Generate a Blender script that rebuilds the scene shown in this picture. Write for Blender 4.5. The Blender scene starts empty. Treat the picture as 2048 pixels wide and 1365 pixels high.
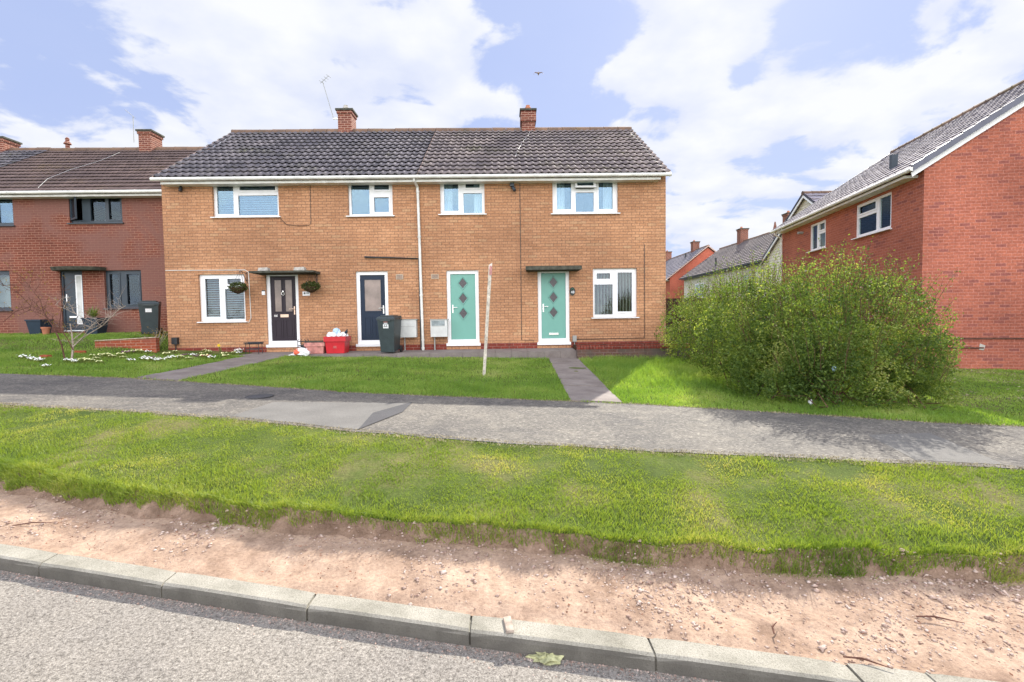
import bpy, math, random
import numpy as np
from mathutils import Vector, Matrix

random.seed(7); rng = np.random.default_rng(7)
C = bpy.context.scene.collection
R = math.radians

# ------------------------------------------------------------------ camera
CAM = np.array([0.0, 0.0, 1.65]); FPX = 1000.0; PITCH = 0.045; YAW = 0.015; ROLL = 0.0138
_f = np.array([math.sin(YAW)*math.cos(PITCH), math.cos(YAW)*math.cos(PITCH), -math.sin(PITCH)])
_r0 = np.array([math.cos(YAW), -math.sin(YAW), 0.0]); _u0 = np.cross(_r0, _f)
_r = _r0*math.cos(ROLL) - _u0*math.sin(ROLL); _u = _u0*math.cos(ROLL) + _r0*math.sin(ROLL)
cam_data = bpy.data.cameras.new('camera'); cam = bpy.data.objects.new('camera', cam_data); C.objects.link(cam)
M = Matrix(((_r[0], _u[0], -_f[0], CAM[0]), (_r[1], _u[1], -_f[1], CAM[1]), (_r[2], _u[2], -_f[2], CAM[2]), (0, 0, 0, 1)))
cam.matrix_world = M
cam_data.sensor_width = 36; cam_data.lens = 36*FPX/2048; cam_data.clip_end = 3000; cam_data.clip_start = 0.05
bpy.context.scene.camera = cam

# ------------------------------------------------------------------ sun, sky, exposure
SUN_DIR = Vector((0.5, 1.0, 0.79)).normalized()
SUN_EL = math.asin(SUN_DIR.z); SUN_AZ = math.atan2(SUN_DIR.x, SUN_DIR.y)
sl = bpy.data.lights.new('sun', 'SUN'); sl.energy = 3.9; sl.angle = R(0.5); sl.color = (1.0, 0.94, 0.83)
so = bpy.data.objects.new('sun', sl); C.objects.link(so); so.rotation_euler = SUN_DIR.to_track_quat('Z', 'Y').to_euler()
vs = bpy.context.scene.view_settings
vs.view_transform = 'Standard'; vs.look = 'None'; vs.gamma = 1; vs.use_curve_mapping = False; vs.exposure = 1.3

world = bpy.data.worlds.new('World'); bpy.context.scene.world = world; world.use_nodes = True
W = world.node_tree; W.nodes.clear()
def wn(t, **k):
    n = W.nodes.new(t)
    for a, b in k.items(): setattr(n, a, b)
    return n
def wl(a, b): W.links.new(a, b)
w_out = wn('ShaderNodeOutputWorld'); w_bg = wn('ShaderNodeBackground'); w_bg.inputs['Strength'].default_value = 0.12
sky = wn('ShaderNodeTexSky', sky_type='NISHITA', sun_disc=False, sun_elevation=SUN_EL, sun_rotation=SUN_AZ)
sky.altitude = 100; sky.air_density = 1.0; sky.dust_density = 0.6; sky.ozone_density = 2.0
tc = wn('ShaderNodeTexCoord'); sp = wn('ShaderNodeSeparateXYZ'); wl(tc.outputs['Generated'], sp.inputs[0])
def wmath(op, a, b=None, c=None):
    n = wn('ShaderNodeMath', operation=op)
    for i, v in enumerate((a, b, c)):
        if v is None: continue
        if isinstance(v, (int, float)): n.inputs[i].default_value = v
        else: wl(v, n.inputs[i])
    return n.outputs[0]
zden = wmath('ADD', wmath('MAXIMUM', sp.outputs[2], 0.0), 0.22)
cx = wmath('DIVIDE', sp.outputs[0], zden); cy = wmath('DIVIDE', sp.outputs[1], zden)
cmb = wn('ShaderNodeCombineXYZ'); wl(cx, cmb.inputs[0]); wl(cy, cmb.inputs[1])
nz = wn('ShaderNodeTexNoise'); nz.inputs['Scale'].default_value = 3.1; nz.inputs['Detail'].default_value = 10; nz.inputs['Roughness'].default_value = 0.56; nz.inputs['Distortion'].default_value = 0.25
wl(cmb.outputs[0], nz.inputs['Vector'])
nz2 = wn('ShaderNodeTexNoise'); nz2.inputs['Scale'].default_value = 0.8; nz2.inputs['Detail'].default_value = 5; wl(cmb.outputs[0], nz2.inputs['Vector'])
# cloud banks: wide soft bumps of coverage round fixed compass directions of the sky
def pdir(px, py):
    d = _f + _r*(px-1024)/FPX + _u*(682.5-py)/FPX
    return d/np.linalg.norm(d)
bias = None
for px, py, rad, amt in ((640, 140, 0.34, 0.20), (420, 60, 0.20, 0.12), (870, 140, 0.15, 0.14), (150, 250, 0.16, 0.16), (1330, 110, 0.16, 0.14), (1600, 160, 0.36, 0.10), (1900, 60, 0.4, 0.06), (1420, 450, 0.22, 0.10), (1700, 30, .16, -.05), (1540, 330, .12, -.06), (700, 230, .12, .06),
                         (100, 120, 0.16, -0.12), (1090, 60, 0.15, -0.14), (1140, 190, 0.12, -0.12), (940, 30, 0.10, -0.06), (260, 170, 0.10, -0.06), (330, 200, 0.07, -.08), (1480, 160, 0.05, -.14)):
    d = pdir(px, py)
    vd = wn('ShaderNodeVectorMath', operation='DISTANCE'); wl(tc.outputs['Generated'], vd.inputs[0]); vd.inputs[1].default_value = tuple(d)
    g = wmath('MULTIPLY', wmath('SMOOTH_MAX', wmath('SUBTRACT', 1.0, wmath('DIVIDE', vd.outputs['Value'], rad)), 0.0, 0.25), amt*.85)
    bias = g if bias is None else wmath('ADD', bias, g)
cov = wmath('ADD', wmath('ADD', nz.outputs['Fac'], wmath('MULTIPLY', nz2.outputs['Fac'], 0.25)), bias)
ramp = wn('ShaderNodeValToRGB'); wl(cov, ramp.inputs[0])
ramp.color_ramp.interpolation = 'EASE'
ramp.color_ramp.elements[0].position = 0.605; ramp.color_ramp.elements[0].color = (0.08, .08, .08, 1)
ramp.color_ramp.elements[1].position = 0.695; ramp.color_ramp.elements[1].color = (1, 1, 1, 1)
tint = wn('ShaderNodeMix', data_type='RGBA', blend_type='MIX'); tint.inputs['Factor'].default_value = 0.93
wl(sky.outputs[0], tint.inputs[6]); tint.inputs[7].default_value = (1.55, 1.88, 3.0, 1)
clm = wn('ShaderNodeMix', data_type='RGBA'); nz3 = wn('ShaderNodeTexNoise'); nz3.inputs['Scale'].default_value = 3.2; nz3.inputs['Detail'].default_value = 6; wl(cmb.outputs[0], nz3.inputs['Vector']); r3 = wn('ShaderNodeValToRGB'); wl(nz3.outputs['Fac'], r3.inputs[0]); r3.color_ramp.elements[0].position = .36; r3.color_ramp.elements[1].position = .62; wl(r3.outputs[0], clm.inputs['Factor']); clm.inputs[6].default_value = (2.55, 2.74, 3.35, 1); clm.inputs[7].default_value = (3.3, 3.36, 3.5, 1)
mixc = wn('ShaderNodeMix', data_type='RGBA'); wl(ramp.outputs[0], mixc.inputs['Factor']); wl(tint.outputs[2], mixc.inputs[6]); wl(clm.outputs[2], mixc.inputs[7])
# unseen sky behind the camera, brightened and warmed as added fill for shaded facades
dotp = wn('ShaderNodeVectorMath', operation='DOT_PRODUCT'); wl(tc.outputs['Generated'], dotp.inputs[0]); dotp.inputs[1].default_value = (0, -1, 0.25)
bfac = wmath('ADD', wmath('MULTIPLY', wmath('MAXIMUM', dotp.outputs['Value'], 0.0), 2.5), 1.0)
sc_ = wn('ShaderNodeVectorMath', operation='SCALE'); 
bw = wmath('MULTIPLY', wmath('MINIMUM', wmath('MAXIMUM', dotp.outputs['Value'], 0.0), 1.0), 0.7)
bmix = wn('ShaderNodeMix', data_type='RGBA'); wl(bw, bmix.inputs['Factor']); wl(mixc.outputs[2], bmix.inputs[6]); bmix.inputs[7].default_value = (3.9, 3.7, 3.45, 1)
wl(bmix.outputs[2], sc_.inputs[0]); wl(bfac, sc_.inputs['Scale'])
wl(sc_.outputs[0], w_bg.inputs['Color']); wl(w_bg.outputs[0], w_out.inputs[0])

# ------------------------------------------------------------------ projection helpers
def ray(px, py): return _f + _r*(px-1024)/FPX + _u*(682.5-py)/FPX
def UY(px, py, Y):                       # pixel -> (x, z) on the vertical plane y = Y
    d = ray(px, py); t = (Y-CAM[1])/d[1]; p = CAM + t*d
    return p[0], p[2]
def UPL(px, py, p0, n):
    d = ray(px, py); t = np.dot(np.array(p0)-CAM, n)/np.dot(d, n); return CAM + t*d
def SL(x): return -0.036*np.clip(x, -40, 40)
def on_slope(px, py, c):
    d = ray(px, py); t = (c-CAM[2])/(d[2]+0.036*d[0]); p = CAM+t*d
    return (p[0], p[1])
def curve(pts, c, left_slope, right_slope):
    w = [on_slope(px, py, c) for px, py in pts]; w.sort()
    xs = [w[0][0]-60] + [a for a, b in w] + [w[-1][0]+60]
    ys = [w[0][1]+60*left_slope] + [b for a, b in w] + [w[-1][1]-60*right_slope]
    return np.array(xs), np.array(ys)
K1 = curve([(0, 1088), (355, 1143), (633, 1185), (943, 1228), (1295, 1272), (1690, 1325), (2048, 1372)], 0.0, .2, .2)
K2 = curve([(0, 982), (200, 1016), (480, 1052), (620, 1070), (800, 1080), (1000, 1094), (1300, 1120), (1500, 1136), (1750, 1150), (2048, 1164)], 0.06, .2, .2)
K3 = curve([(0, 930), (200, 968), (480, 1010), (620, 1028), (800, 1040), (1000, 1052), (1300, 1078), (1500, 1092), (1750, 1100), (2048, 1118)], 0.19, .2, .2)
K4 = curve([(0, 810), (250, 824), (450, 838), (700, 863), (1000, 886), (1300, 904), (1700, 922), (2048, 940)], 0.40, .2, .15)
K5 = curve([(0, 748), (270, 758), (500, 772), (700, 786), (1140, 804), (1250, 808), (1560, 826), (1850, 846), (2048, 854)], 0.43, .15, .2)
def ragged(K, amp, sc, seed):
    xs = np.arange(-30, 30, .02); ys = np.interp(xs, K[0], K[1])
    def n1(s, sd):
        t = xs*s; i = np.floor(t).astype(int); f = t-i; f = f*f*(3-2*f); r_ = np.random.default_rng(sd).uniform(-1, 1, 4000); return r_[(i+2000) % 4000]*(1-f)+r_[(i+2001) % 4000]*f
    return xs, ys+amp*(n1(sc, seed)+.5*n1(sc*2.6, seed+1)+.3*n1(sc*7, seed+2))
K2 = ragged(K2, .05, 1.5, 1); K3 = ragged(K3, .05, 1.5, 1); K4 = ragged(K4, .022, 2.5, 7); K5 = ragged(K5, .018, 2.5, 10)
def cv(K, x): return np.interp(x, K[0], K[1])
LX = np.array([-60, -30, -16, -12, -10.2, -9.2, -6, -3, 0, 4, 8, 12, 30, 60.])
Z6 = np.array([1.9, 1.55, 1.18, 1.02, .92, .86, .76, .69, .64, .52, .40, .29, .0, -.2])       # y = 12.7
Z7 = np.array([2.0, 1.65, 1.30, 1.27, 1.25, .90, .80, .72, .66, .52, .38, .27, .0, -.2])       # y = 13.4
Z8 = np.array([2.1, 1.75, 1.38, 1.36, 1.36, 1.2, .80, .72, .66, .50, .34, .22, .0, -.2])       # y = 15.8
def H(x, y):
    x = np.asarray(x, float); y = np.asarray(y, float); x, y = np.broadcast_arrays(x, y)
    s = SL(x); z6 = np.interp(x, LX, Z6); z7 = np.interp(x, LX, Z7); z8 = np.interp(x, LX, Z8)
    ys = [cv(K1, x), cv(K2, x), cv(K3, x), cv(K4, x), cv(K5, x)]
    far_y = np.maximum(12.7, ys[4]+2)
    ys += [far_y, far_y+0.7, far_y+3.1, np.full_like(x, 80.), np.full_like(x, 2000.)]
    zs = [s, s+.06, s+.19, s+.40, s+.43, z6, z7, z8, np.full_like(x, .25), np.full_like(x, .25)]
    z = zs[0].copy()
    for i in range(len(ys)-1):
        t = np.clip((y-ys[i])/(ys[i+1]-ys[i]), 0, 1)
        z = np.where(y > ys[i], zs[i]+(zs[i+1]-zs[i])*t, z)
    return z
def h(x, y): return float(H(x, y))
def ground_hit(px, py):
    d = ray(px, py); t = 1.5
    while t < 200:
        p = CAM+d*t
        if p[2] < h(p[0], p[1]): break
        t += 0.02
    return p[0], p[1]

# ------------------------------------------------------------------ value noise (numpy)
def vnoise(x, y, scale, seed=0):
    x = np.asarray(x)*scale; y = np.asarray(y)*scale
    xi = np.floor(x).astype(int); yi = np.floor(y).astype(int); fx = x-xi; fy = y-yi
    def hsh(a, b):
        n = (a*374761393 + b*668265263 + seed*1442695041) & 0xffffffff
        n = ((n ^ (n >> 13))*1274126177) & 0xffffffff
        return ((n ^ (n >> 16)) & 0xffff)/65535.0
    sx = fx*fx*(3-2*fx); sy = fy*fy*(3-2*fy)
    return (hsh(xi, yi)*(1-sx)+hsh(xi+1, yi)*sx)*(1-sy)+(hsh(xi, yi+1)*(1-sx)+hsh(xi+1, yi+1)*sx)*sy

# ------------------------------------------------------------------ materials
def S(r, g, b):
    f = lambda c: (c/255/12.92 if c/255 <= .04045 else ((c/255+.055)/1.055)**2.4)
    return (f(r), f(g), f(b), 1)
class NT:
    def __init__(s, name):
        s.m = bpy.data.materials.new(name); s.m.use_nodes = True; s.t = s.m.node_tree; s.t.nodes.clear()
        s.out = s.n('ShaderNodeOutputMaterial')
    def n(s, t, **k):
        x = s.t.nodes.new(t)
        for a, b in k.items(): setattr(x, a, b)
        return x
    def l(s, a, b): s.t.links.new(a, b)
    def setv(s, inp, v):
        if isinstance(v, (int, float, tuple)): inp.default_value = v
        else: s.l(v, inp)
    def math(s, op, *a):
        n = s.n('ShaderNodeMath', operation=op)
        for i, v in enumerate(a): s.setv(n.inputs[i], v)
        return n.outputs[0]
    def mix(s, f, a, b, bt='MIX'):
        n = s.n('ShaderNodeMix', data_type='RGBA', blend_type=bt)
        s.setv(n.inputs[0], f); s.setv(n.inputs[6], a); s.setv(n.inputs[7], b); return n.outputs[2]
    def noise(s, scale, detail=4, vec=None, rough=.55, dist=0):
        n = s.n('ShaderNodeTexNoise'); n.inputs['Scale'].default_value = scale; n.inputs['Detail'].default_value = detail
        n.inputs['Roughness'].default_value = rough; n.inputs['Distortion'].default_value = dist
        if vec is None: vec = s.obj()
        s.l(vec, n.inputs['Vector']); return n.outputs['Fac']
    def obj(s):
        if not hasattr(s, '_tc'): s._tc = s.n('ShaderNodeTexCoord')
        return s._tc.outputs['Object']
    def ramp(s, fac, stops):
        n = s.n('ShaderNodeValToRGB'); s.l(fac, n.inputs[0]); e = n.color_ramp.elements
        while len(e) < len(stops): e.new(.5)
        for i, (p, c) in enumerate(stops): e[i].position = p; e[i].color = c if isinstance(c, tuple) else (c, c, c, 1)
        return n.outputs[0]
    def bsdf(s, col, rough=.8, spec=.3, metal=0, bump=None, bstr=.3, bdist=.01):
        b = s.n('ShaderNodeBsdfPrincipled'); s.setv(b.inputs['Base Color'], col); s.setv(b.inputs['Roughness'], rough)
        b.inputs['Specular IOR Level'].default_value = spec; b.inputs['Metallic'].default_value = metal
        if bump is not None:
            n = s.n('ShaderNodeBump'); n.inputs['Strength'].default_value = bstr; n.inputs['Distance'].default_value = bdist
            s.l(bump, n.inputs['Height']); s.l(n.outputs[0], b.inputs['Normal'])
        return b
    def done(s, b): s.l(b.outputs[0], s.out.inputs[0]); return s.m

def plain(name, col, rough=.5, spec=.4, metal=0, var=.12, scale=6):
    k = NT(name); n = k.noise(scale, 5); c = k.mix(k.ramp(n, [(.3, 0.0), (.7, 1.0)]), tuple(v*(1-var) for v in col[:3])+(1,), tuple(min(1, v*(1+var)) for v in col[:3])+(1,))
    return k.done(k.bsdf(c, rough, spec, metal))
def wall_uv(k):
    tcn = k.n('ShaderNodeTexCoord'); k._tc = tcn
    a = k.n('ShaderNodeSeparateXYZ'); k.l(tcn.outputs['Object'], a.inputs[0])
    b = k.n('ShaderNodeSeparateXYZ'); k.l(tcn.outputs['Normal'], b.inputs[0])
    fx = k.math('GREATER_THAN', k.math('ABSOLUTE', b.outputs[0]), .6)
    u = k.math('ADD', k.math('MULTIPLY', a.outputs[0], k.math('SUBTRACT', 1.0, fx)), k.math('MULTIPLY', a.outputs[1], fx))
    c = k.n('ShaderNodeCombineXYZ'); k.l(u, c.inputs[0]); k.l(a.outputs[2], c.inputs[1])
    return c.outputs[0], a.outputs[2], u
def brick_mat(name, c1, c2, mortar, alt=None, altamt=.12, patch=None, msize=.007, zoff=0, dirt=None, lowsoil=None):
    k = NT(name); uv, z, u = wall_uv(k)
    br = k.n('ShaderNodeTexBrick'); k.l(uv, br.inputs['Vector']); br.inputs['Scale'].default_value = 1
    br.inputs['Brick Width'].default_value = .225; br.inputs['Row Height'].default_value = .075; br.inputs['Mortar Size'].default_value = msize
    br.inputs['Mortar Smooth'].default_value = .3; br.inputs['Bias'].default_value = 0
    br.inputs['Color1'].default_value = c1; br.inputs['Color2'].default_value = c2; br.inputs['Mortar'].default_value = mortar
    col = br.outputs['Color']
    if alt:
        b2 = k.n('ShaderNodeTexBrick'); k.l(uv, b2.inputs['Vector']); b2.inputs['Scale'].default_value = 1
        b2.inputs['Brick Width'].default_value = .225; b2.inputs['Row Height'].default_value = .075; b2.inputs['Mortar Size'].default_value = 0
        b2.inputs['Color1'].default_value = (0, 0, 0, 1); b2.inputs['Color2'].default_value = (1, 1, 1, 1)
        b2.offset = .5; b2.squash = 1
        m = k.ramp(b2.outputs['Color'], [(1-altamt*1.6, 0.0), (1-altamt*.6, 1.0)])
        m = k.math('MULTIPLY', m, k.math('SUBTRACT', 1.0, br.outputs['Fac']))
        col = k.mix(k.math('MULTIPLY', m, .75), col, alt)
    big = k.noise(.55, 5); col = k.mix(1.0, col, k.ramp(big, [(.3, (.74, .72, .72, 1)), (.7, (1.14, 1.13, 1.10, 1))]), 'MULTIPLY')
    sm = k.noise(22, 4); col = k.mix(1.0, col, k.ramp(sm, [(.3, (.74, .72, .70, 1)), (.7, (1.16, 1.16, 1.16, 1))]), 'MULTIPLY')
    if patch:
        pn = k.noise(.7, 6, dist=.6); col = k.mix(k.math('MULTIPLY', k.ramp(pn, [(.44, 0.0), (.58, 1.0)]), .8), col, patch)
    if dirt:                                  # streaky staining that starts under the sills and at the foot
        st = k.n('ShaderNodeMapping'); k.l(uv, st.inputs[0]); st.inputs['Scale'].default_value = (3, .35, 1)
        dn = k.noise(1.6, 6, vec=st.outputs[0]); col = k.mix(k.math('MULTIPLY', k.ramp(dn, [(.52, 0.0), (.72, 1.0)]), .45), col, dirt)
    bmp = k.math('ADD', k.math('MULTIPLY', k.math('SUBTRACT', 1.0, br.outputs['Fac']), 1.0), k.math('MULTIPLY', sm, .35))
    return k.done(k.bsdf(col, .9, .2, bump=bmp, bstr=.6, bdist=.008))
def tile_mat(name, ca, cb, moss=(.10, .10, .035, 1), mossamt=.5, tw=.19, th=.21, lichen=(.25, .22, .18, 1)):
    k = NT(name); a = k.n('ShaderNodeSeparateXYZ'); k.l(k.obj(), a.inputs[0])
    c = k.n('ShaderNodeCombineXYZ'); k.l(a.outputs[0], c.inputs[0]); k.l(a.outputs[2], c.inputs[1])
    br = k.n('ShaderNodeTexBrick'); k.l(c.outputs[0], br.inputs['Vector']); br.inputs['Scale'].default_value = 1
    br.inputs['Brick Width'].default_value = tw; br.inputs['Row Height'].default_value = th; br.inputs['Mortar Size'].default_value = 0
    br.offset = 0; br.inputs['Color1'].default_value = ca; br.inputs['Color2'].default_value = cb
    col = br.outputs['Color']
    col = k.mix(1.0, col, k.ramp(k.noise(.6, 5), [(.3, (.72, .72, .78, 1)), (.7, (1.3, 1.24, 1.2, 1))]), 'MULTIPLY')
    mn = k.noise(1.1, 8, dist=.5); mn2 = k.noise(14, 5)
    mm = k.math('MULTIPLY', k.ramp(mn, [(.55, 0.0), (.72, 1.0)]), k.ramp(mn2, [(.42, 0.0), (.6, 1.0)]))
    col = k.mix(k.math('MULTIPLY', mm, mossamt), col, moss)
    ln = k.noise(9, 6, rough=.7); col = k.mix(k.math('MULTIPLY', k.ramp(ln, [(.60, 0.0), (.74, 1.0)]), .5), col, lichen)
    return k.done(k.bsdf(col, .78, .22, bump=mn2, bstr=.3, bdist=.004))
def glass_mat(name, refl=.4, tint=(.62, .8, 1, 1), trans=(.8, .85, .85, 1), rough=.015):
    k = NT(name)
    g = k.n('ShaderNodeBsdfGlossy'); g.inputs['Color'].default_value = tint; g.inputs['Roughness'].default_value = rough
    bn = k.n('ShaderNodeBump'); bn.inputs['Strength'].default_value = .03; bn.inputs['Distance'].default_value = .02; k.l(k.noise(1.5, 2), bn.inputs['Height']); k.l(bn.outputs[0], g.inputs['Normal'])
    t = k.n('ShaderNodeBsdfTransparent'); t.inputs['Color'].default_value = trans
    m = k.n('ShaderNodeMixShader'); m.inputs[0].default_value = refl; k.l(t.outputs[0], m.inputs[1]); k.l(g.outputs[0], m.inputs[2])
    k.l(m.outputs[0], k.out.inputs[0]); return k.m
def leaf_mat(name, stops, scale=.8, transl=.45, rough=.5, spec=.3, tcol=None, fine=30):
    k = NT(name)
    a = k.noise(scale, 5); b = k.noise(fine, 3)
    v = k.math('ADD', k.math('MULTIPLY', a, .55), k.math('MULTIPLY', b, .45))
    col = k.ramp(v, stops)
    p = k.bsdf(col, rough, spec); t = k.n('ShaderNodeBsdfTranslucent')
    tc2 = k.mix(1.0, col, tcol or (1.5, 1.35, .6, 1), 'MULTIPLY'); k.l(tc2, t.inputs['Color'])
    m = k.n('ShaderNodeMixShader'); m.inputs[0].default_value = transl; k.l(p.outputs[0], m.inputs[1]); k.l(t.outputs[0], m.inputs[2])
    k.l(m.outputs[0], k.out.inputs[0]); return k.m

MT = {}
MT['buff'] = brick_mat('buff_brick', (.54, .295, .165, 1), (.43, .22, .118, 1), (.23, .145, .10, 1), alt=(.53, .33, .19, 1), altamt=.07, dirt=(.30, .15, .085, 1), msize=.0062)
MT['plum'] = brick_mat('plum_brick', (.22, .072, .048, 1), (.165, .054, .038, 1), (.38, .20, .14, 1), patch=(.20, .10, .082, 1), msize=.009)
MT['red'] = brick_mat('red_brick', (.42, .14, .09, 1), (.32, .105, .072, 1), (.46, .20, .155, 1), alt=(.25, .09, .08, 1), altamt=.1, msize=.008)
MT['far_red'] = brick_mat('far_red_brick', (.50, .14, .09, 1), (.44, .12, .08, 1), (.5, .2, .14, 1))
MT['chim'] = brick_mat('chimney_brick', (.22, .075, .05, 1), (.15, .055, .045, 1), (.42, .26, .2, 1), msize=.012)
MT['plinth'] = brick_mat('plinth_brick', (.24, .05, .035, 1), (.18, .04, .03, 1), (.30, .15, .12, 1), dirt=(.05, .045, .04, 1))
MT['planter'] = brick_mat('garden_wall_brick', (.19, .09, .07, 1), (.12, .07, .06, 1), (.26, .19, .17, 1), dirt=(.04, .045, .035, 1), patch=(.10, .09, .075, 1))
MT['orange_wall'] = brick_mat('orange_brick', (.42, .10, .045, 1), (.30, .08, .045, 1), (.50, .30, .22, 1), patch=(.24, .08, .055, 1))
MT['tileL'] = tile_mat('dark_tile', (.085, .083, .094, 1), (.15, .142, .155, 1))
MT['tileR'] = tile_mat('brown_tile', (.12, .105, .107, 1), (.20, .175, .17, 1), mossamt=.7)
MT['tileB'] = tile_mat('old_brown_tile', (.095, .070, .065, 1), (.135, .10, .092, 1), moss=(.18, .13, .06, 1), tw=.15)
MT['tileG'] = tile_mat('grey_tile', (.23, .22, .25, 1), (.27, .26, .29, 1), mossamt=.1, tw=.3)
MT['ridge'] = tile_mat('ridge_tile', (.14, .10, .075, 1), (.20, .13, .09, 1), moss=(.16, .13, .04, 1), mossamt=.8)
MT['verge'] = plain('verge_mortar', (.52, .38, .32, 1), .9, .1, var=.3, scale=14)
MT['white'] = plain('white_upvc', (.80, .81, .82, 1), .3, .5, var=.03)
MT['gutterw'] = plain('weathered_white_plastic', (.68, .68, .64, 1), .45, .4, var=.18, scale=4)
MT['cream'] = plain('cream_render', (.62, .58, .50, 1), .9, .2)
MT['siding'] = plain('cream_siding', (.66, .62, .52, 1), .6, .3)
MT['anth'] = plain('anthracite_frame', (.035, .05, .065, 1), .4, .4)
MT['dark'] = plain('black_plastic', (.02, .024, .028, 1), .35, .5)
MT['binm'] = plain('dark_green_grey_plastic', (.030, .045, .050, 1), .42, .5, var=.2)
MT['teal'] = plain('teal_composite', (.15, .36, .30, 1), .38, .4, var=.03)
MT['teald'] = plain('teal_moulding', (.12, .30, .255, 1), .35, .4, var=.03)
MT['plumdoor'] = plain('plum_door_skin', (.022, .014, .022, 1), .4, .3, var=.05)
MT['navy'] = plain('navy_door_skin', (.006, .018, .042, 1), .4, .3, var=.05)
MT['metal'] = plain('chrome_fitting', (.75, .74, .72, 1), .25, .5, metal=.8, var=.05)
MT['brass'] = plain('pale_brass', (.75, .55, .42, 1), .35, .5, metal=.4, var=.05)
MT['canopy'] = plain('mossy_canopy_concrete', (.075, .075, .06, 1), .95, .1, var=.45, scale=9)
MT['concrete'] = None
MT['glassU'] = glass_mat('sky_glass', .14, (.52, .76, .98, 1))
MT['glassG'] = glass_mat('window_glass', .05, (.8, .9, 1, 1))
MT['glassD'] = glass_mat('dark_glass', .035, (.7, .85, 1, 1))
MT['frost'] = plain('frosted_glass', (.23, .18, .155, 1), .25, .5, var=.3, scale=3)
MT['frostg'] = plain('grey_obscured_glass', (.06, .052, .058, 1), .3, .5, var=.35, scale=25)
MT['blind'] = plain('pale_blind', (.45, .44, .41, 1), .7, .2)
MT['blindv'] = plain('beige_vertical_blind', (.34, .30, .24, 1), .8, .2)
MT['curtain'] = plain('white_net_curtain', (.75, .78, .80, 1), .9, .1)
MT['redbox'] = plain('red_plastic', (.50, .015, .025, 1), .4, .4, var=.1)
MT['faded'] = plain('faded_red_plastic', (.50, .22, .19, 1), .6, .3, var=.35, scale=9)
MT['bag'] = plain('white_carrier_bag', (.78, .79, .80, 1), .4, .4, var=.08, scale=20)
MT['bagblue'] = plain('blue_tinged_bag', (.45, .62, .78, 1), .4, .4, var=.15, scale=20)
MT['bagred'] = plain('orange_bag_print', (.75, .13, .06, 1), .45, .4)
MT['meter'] = plain('weathered_grp', (.58, .59, .57, 1), .55, .3, var=.12, scale=5)
MT['meterd'] = plain('grey_stain_grp', (.27, .31, .32, 1), .7, .2, var=.3, scale=12)
MT['grey'] = plain('grey_plastic', (.33, .34, .32, 1), .6, .3)
MT['paint'] = plain('old_white_painted_timber', (.52, .48, .41, 1), .8, .2, var=.35, scale=14)
MT['pink'] = plain('faded_pink_paint', (.55, .28, .26, 1), .8, .2, var=.3, scale=14)
MT['wood'] = plain('dark_fence_timber', (.045, .03, .022, 1), .9, .1, var=.4)
MT['bark'] = plain('grey_brown_bark', (.34, .28, .23, 1), .9, .1, var=.4, scale=20)
MT['barkr'] = plain('red_brown_bark', (.12, .06, .045, 1), .9, .1, var=.4, scale=20)
MT['terra'] = plain('terracotta', (.42, .17, .10, 1), .8, .2)
MT['navyplastic'] = plain('navy_planter_plastic', (.02, .035, .055, 1), .5, .3)
MT['soil'] = plain('dark_soil', (.07, .045, .03, 1), 1, .05, var=.4, scale=20)
MT['stone'] = plain('white_stone_block', (.42, .40, .36, 1), .9, .1, var=.3, scale=14)
MT['printg'] = plain('grey_print', (.12, .13, .14, 1), .6, .2)
MT['petalw'] = plain('white_petal', (.85, .86, .80, 1), .6, .2)
MT['petaly'] = plain('cream_yellow_petal', (.80, .80, .42, 1), .6, .2)
MT['petalp'] = plain('purple_petal', (.22, .03, .20, 1), .6, .2)
MT['petald'] = plain('yellow_petal', (.85, .62, .02, 1), .6, .2)
MT['hedge'] = leaf_mat('privet_leaf', [(.34, (.025, .05, .016, 1)), (.46, (.07, .125, .032, 1)), (.57, (.18, .26, .06, 1)), (.66, (.48, .48, .20, 1))], 1.6, .52, .62, .18, fine=26)
MT['grassV'] = leaf_mat('verge_grass_blade', [(.32, (.085, .15, .025, 1)), (.44, (.15, .235, .035, 1)), (.55, (.24, .31, .055, 1)), (.66, (.46, .42, .18, 1))], 1.1, .45, .5, .25, fine=55)
MT['grassL'] = leaf_mat('lawn_grass_blade', [(.33, (.10, .20, .035, 1)), (.45, (.17, .30, .05, 1)), (.56, (.26, .38, .08, 1)), (.67, (.42, .46, .19, 1))], 1.0, .42, .5, .25, fine=34)
MT['moss'] = plain('pale_moss', (.36, .36, .20, 1), .9, .1, var=.4, scale=40)
MT['leafd'] = leaf_mat('dark_basket_leaf', [(.35, (.03, .05, .015, 1)), (.65, (.10, .13, .03, 1))], 3, .3)
MT['leafy'] = leaf_mat('yellow_bud_leaf', [(.35, (.22, .17, .03, 1)), (.65, (.38, .24, .08, 1))], 3, .4)
MT['leafs'] = leaf_mat('spiky_leaf', [(.35, (.08, .14, .03, 1)), (.65, (.24, .28, .06, 1))], 3, .3)

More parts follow.
